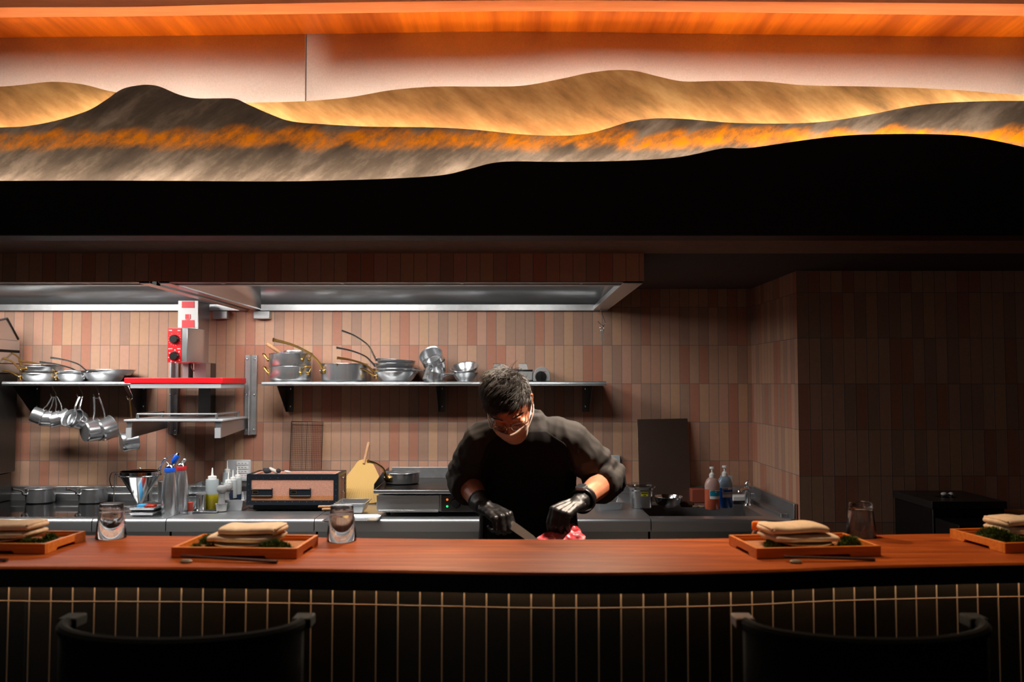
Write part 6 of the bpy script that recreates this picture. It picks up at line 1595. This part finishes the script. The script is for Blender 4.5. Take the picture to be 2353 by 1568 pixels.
# --- watch
d = (elL - wrL).normalized(); wp = wrL + d * 0.028
zc_ = Vector((-0.25, -0.55, 0.8)); zc_ = (zc_ - d * zc_.dot(d)).normalized(); xc_ = d.cross(zc_)
MW = Matrix.Translation(wp) @ Matrix((xc_, d, zc_)).transposed().to_4x4()
mb = MB(); mb.M = MW
R_ = 0.0425
mb.grid(lambda u, v: (R_ * math.cos(2 * PI * u), (v - .5) * 0.024, R_ * math.sin(2 * PI * u)), 40, 2)
wt = mb.build('watch', M['black'], man, solid=0.003)
mb = MB(); mb.M = MW; mb.loft([((0, 0, R_ + z), (0.0175 * s, 0, 0), (0, 0.021 * s, 0)) for z, s in ((-0.004, .9), (-0.002, 1), (0.005, 1), (0.008, 0.92))], 32, 4.5); mb.build('watch_case', M['alu'], wt)
mb = MB(); mb.M = MW; mb.loft([((0, 0, R_ + z), (0.0155 * s, 0, 0), (0, 0.019 * s, 0)) for z, s in ((0.0075, 1), (0.0088, .98))], 32, 4.5); mb.build('watch_face', plain('watch_screen', (40, 44, 46), 0.15), wt)
# --- mask
def mk(u, v):
    a = (2 * u - 1)
    x = 0.070 * math.sin(a * 1.35) * (1 - 0.22 * v)
    zt_ = -0.024 + 0.008 * abs(a) ** 1.5; zb_ = -0.126 + 0.045 * abs(a) ** 2
    z = zt_ + (zb_ - zt_) * v
    y = -(0.046 + 0.060 * math.cos(a * 1.25) * (0.86 + 0.16 * math.sin(PI * min(1, v * 1.15 + 0.1)))) + 0.030 * v * v
    pl = 0.0012 * math.sin(v * 22) * (1 - a * a)
    return hp_(x, y + 0.004 * abs(a) * noise.noise(Vector((u * 8, v * 9, 1))) - pl - 0.007 - 0.016 * math.exp(-(a / 0.32) ** 2) * math.exp(-((v - 0.12) / 0.3) ** 2), z)
mb = MB(); mb.grid(mk, 32, 20)
msk = mb.build('face_mask', plain('mask_paper', (222, 192, 172), 0.9), man, solid=0.0015)
for s in (-1, 1):
    for va, vb in ((0.08, 0), (0.85, 1)):
        a = mk(0.985 if s > 0 else 0.015, va)
        mb = MB(); mb.tube(catmull([a, hp_(s * 0.079, -0.012, -0.018 - 0.03 * vb), hp_(s * 0.084, 0.020, 0.016 - 0.05 * vb), hp_(s * 0.082, 0.034, 0.0 - 0.02 * vb)], 5), 0.0016, 6); mb.build('ear_loop', M['white'], msk)
# --- glasses
gf = plain('glasses_metal', (205, 190, 175), 0.2, 1.0)
mb = MB()
gy_, gz_ = -0.104, -0.012
for s in (-1, 1):
    pts = []
    for k in range(33):
        a = 2 * PI * k / 32; ca, sa = math.cos(a), math.sin(a); e = 0.7
        x = s * 0.034 + 0.0245 * math.copysign(abs(ca) ** e, ca); z = gz_ + 0.0165 * math.copysign(abs(sa) ** e, sa)
        pts.append(hp_(x, gy_ + 0.008 * (abs(x) / .06) ** 2, z))
    mb.tube(pts, 0.0011, 6, ends=False)
    mb.tube([hp_(s * 0.0585, gy_ + .007, gz_ + .006), hp_(s * 0.068, gy_ + .010, gz_ + .007), hp_(s * 0.072, gy_ + .02, gz_ + .007), hp_(s * 0.080, -0.02, gz_ + .012), hp_(s * 0.081, 0.016, gz_ + .018)], 0.0016, 6)
mb.tube(catmull([hp_(-0.0100, gy_, gz_ + .004), hp_(0, gy_ - .003, gz_ + .008), hp_(0.0100, gy_, gz_ + .004)], 4), 0.0011, 6)
k = NT('lens_glass'); tr = k.n('BsdfTransparent'); gs = k.n('BsdfGlossy'); gs.inputs['Roughness'].default_value = 0.03; mx = k.n('MixShader'); mx.inputs[0].default_value = 0.05
k.l(tr.outputs[0], mx.inputs[1]); k.l(gs.outputs[0], mx.inputs[2]); k.l(mx.outputs[0], k.t.nodes['Material Output'].inputs['Surface']); lens_m = k.m
gl_ = mb.build('glasses', gf, man)
for s in (-1, 1):
    mb = MB(); n_ = 24; ring = []
    for k in range(n_):
        a = 2 * PI * k / n_; ca, sa = math.cos(a), math.sin(a); e = 0.7
        x = s * 0.034 + 0.024 * math.copysign(abs(ca) ** e, ca); z = gz_ + 0.016 * math.copysign(abs(sa) ** e, sa); ring.append((x, gy_ + 0.008 * (abs(x) / .06) ** 2, z))
    mb.M = hM; mb._add([(x, y - .0003, z) for x, y, z in ring] + [(x, y + .0008, z) for x, y, z in ring], [tuple(range(n_)), tuple(reversed(range(n_, 2 * n_)))] + [(k, (k + 1) % n_, n_ + (k + 1) % n_, n_ + k) for k in range(n_)])
    mb.build('lens', lens_m, gl_)
# --- brows, lashes and hair
hair_m = plain('hair', (46, 41, 37), 0.48, spec=0.5, var=0.5, nscale=70)
mb = MB()
rr_ = random.Random(11)
for s in (-1, 1):
    for k in range(90):
        u = rr_.random(); x = s * (0.014 + 0.040 * u); z = 0.016 + 0.004 * math.sin(u * PI * .9) + rr_.uniform(-.0035, .0035); y = -0.0925 + 0.55 * x * x / 0.06
        p = hp_(x, y, z); q = hp_(x + s * 0.008, y + 0.003, z + 0.001 + rr_.uniform(-.001, .002)); mb.tube([p, p.lerp(q, .5), q], [0.0006, 0.0006, 0.0002], 4)
mb.build('eyebrows', plain('brow_hair', (20, 15, 12), 0.6), man)
mb = MB()
for s in (-1, 1):
    mb.tube(catmull([hp_(s * 0.015, -0.0875, -0.012), hp_(s * 0.032, -0.0895, -0.0165), hp_(s * 0.050, -0.078, -0.011)], 5), 0.0013, 6)
mb.build('eyelashes', plain('lash', (14, 10, 8), 0.7), man)
def scalp(th, ph, k=1.0):   # ph from crown axis
    return Vector((0.080 * k * math.sin(ph) * math.sin(th), 0.012 - 0.100 * k * math.sin(ph) * math.cos(th), 0.022 + 0.109 * k * math.cos(ph)))
def hair_ok(p):
    f = -(p.y - 0.012) / 0.1                       # 1 at the face
    if f > 0.35: lim = 0.052 + 0.016 * max(0, (f - 0.35))
    elif f > 0.0: lim = 0.052 - (0.35 - f) / 0.35 * 0.072
    else: lim = -0.02 + f * 0.07
    return p.z > lim - 0.004 * noise.noise(p * 90)
mb = MB(); nu_, nv_ = 64, 30; cells = {}
pts_, fs_ = [], []
for j in range(nv_ + 1):
    for i in range(nu_):
        pts_.append(scalp(2 * PI * i / nu_, 2.3 * j / nv_, 1.045 + 0.03 * noise.noise(Vector((i * .5, j * .5, 3)))))
for j in range(nv_):
    for i in range(nu_):
        q = [j * nu_ + i, j * nu_ + (i + 1) % nu_, (j + 1) * nu_ + (i + 1) % nu_, (j + 1) * nu_ + i]
        if all(hair_ok(pts_[a]) for a in q): fs_.append(tuple(q))
mb.M = hM; mb._add(pts_, fs_)
rr_ = random.Random(5); cnt = 0
while cnt < 4600:
    th, ph = rr_.uniform(-PI, PI), math.acos(1 - 1.65 * rr_.random())
    p = scalp(th, ph, 1.0)
    if not hair_ok(p): continue
    cnt += 1
    n_ = Vector((p.x / 0.08 ** 2, (p.y - .012) / 0.1 ** 2, (p.z - .022) / .109 ** 2)).normalized()
    crown = Vector((0.022, 0.095, 0.085)); fl = p - crown; fl = (fl - n_ * fl.dot(n_)); fl = fl.normalized() if fl.length > 1e-4 else Vector((1, 0, 0))
    cl_ = Vector((noise.noise(p * 34), noise.noise(p * 34 + Vector((9, 0, 0))), noise.noise(p * 34 + Vector((0, 9, 0))))) * 1.5
    sw = Vector((-0.9, -0.1, 0)) * (1.0 if p.y < 0.02 else 0.3) + cl_; fl = (fl + (sw - n_ * sw.dot(n_)) + Vector((rr_.gauss(0, .18), rr_.gauss(0, .18), rr_.gauss(0, .12)))).normalized()
    top = max(0, (p.z - 0.03) / 0.1); L = (0.026 + 0.040 * top) * rr_.uniform(0.7, 1.3)
    lift = 0.35 + 0.75 * top * rr_.random()
    q, d = p.copy(), (fl + n_ * lift).normalized(); st = [q.copy()]
    for k in range(4):
        q = q + d * L / 4; d = (d + fl * .25 - n_ * (0.26 + .1 * k)).normalized(); st.append(q.copy())
    for i_ in range(1, 5):
        l = (Vector((st[i_].x / .08, (st[i_].y - .012) / .1, (st[i_].z - .022) / .109))).length
        if l < 1.05: st[i_] = Vector((st[i_].x * 1.05 / l, .012 + (st[i_].y - .012) * 1.05 / l, .022 + (st[i_].z - .022) * 1.05 / l))
    w_ = rr_.uniform(0.0007, 0.0019)
    mb.tube(st, [w_, w_, w_ * .9, w_ * .65, w_ * .15], 4, 0.6)
mb.build('hair', hair_m, man, angle=80)
# --- knife and meat
kd = (U(1228, 1246, 2.85) - U(1160, 1199, 2.935)); ka = U(1166, 1201, 2.928); kdir = kd.normalized()
t = thing('knife', 'kitchen knife held in the cook\'s right hand', 'knife', tuple(ka))
sidev = Vector((0.55, 0.35, 0.75)); sidev = (sidev - kdir * sidev.dot(kdir)).normalized(); nv = kdir.cross(sidev)
L_ = 0.17
mb = MB()
ol = [(0, 0.013), (0.03, 0.015), (0.11, 0.013), (0.15, 0.006), (L_, -0.006), (L_ - .02, -0.011), (0.10, -0.013), (0.012, -0.013), (0, -0.007)]
mb.prism(ol, lambda a, b: ka + kdir * a + sidev * b - nv * 0.0009, lambda a, b: ka + kdir * a + sidev * b + nv * 0.0009); mb.build('blade', plain('blade_steel', (200, 188, 176), 0.3, 0.9), t)
mb = MB(); mb.tube([ka - kdir * 0.115, ka - kdir * 0.11, ka - kdir * 0.004, ka], [0.008, 0.011, 0.010, 0.008], 12, 0.75); mb.build('handle', M['darkwood'], t)
mb = MB(); mb.tube([ka - kdir * 0.004, ka + kdir * 0.008], [0.0105, 0.0095], 12, 0.75); mb.build('bolster', M['brass'], t)
mc = U(1287, 1243, 2.87)
mb = MB(); mb.ball((mc.x - .01, mc.y, 1.06), 0.078, 0.06, 0.078, 40, 26); mb.ball((mc.x + 0.035, mc.y + 0.01, 1.088), 0.05, 0.05, 0.068, 36, 22); mb.ball((mc.x - 0.05, mc.y - .01, 1.065), 0.04, 0.045, 0.062, 30, 20)
tmp = thing('tmp', '', '', (0, 0, 0))
def md(co, n_): return n_ * (0.010 * noise.noise(co * 28) + 0.005 * noise.noise(co * 75))
k = NT('raw_meat'); f1 = k.noise(k.coord(scale=(1, 1, 2.2), rot=(0.3, 0.6, 0)), 24, 7, 0.65)
k.l(k.ramp(f1, [(0.34, lin((188, 36, 50))), (0.5, lin((220, 88, 96))), (0.64, lin((240, 176, 172)))]), k.b.inputs['Base Color'])
k.b.inputs['Roughness'].default_value = 0.32; k.b.inputs['Subsurface Weight'].default_value = 0.15; k.b.inputs['Subsurface Radius'].default_value = (0.01, 0.003, 0.003); k.bump(f1, 0.4, 0.003)
meat = fuse(mb, 'raw_meat', k.m, tmp, 0.004, 3, md)
meat.parent = None; bpy.data.objects.remove(tmp)
off = Vector((mc.x, mc.y, 0.9855)); zmin = min(v.co.z for v in meat.data.vertices)
for v in meat.data.vertices: v.co = Vector((v.co.x - off.x, v.co.y - off.y, max(v.co.z, off.z) - off.z))
meat.location = off
tag(meat, 'pink marbled raw meat under the cook\'s gloved left hand', 'meat')
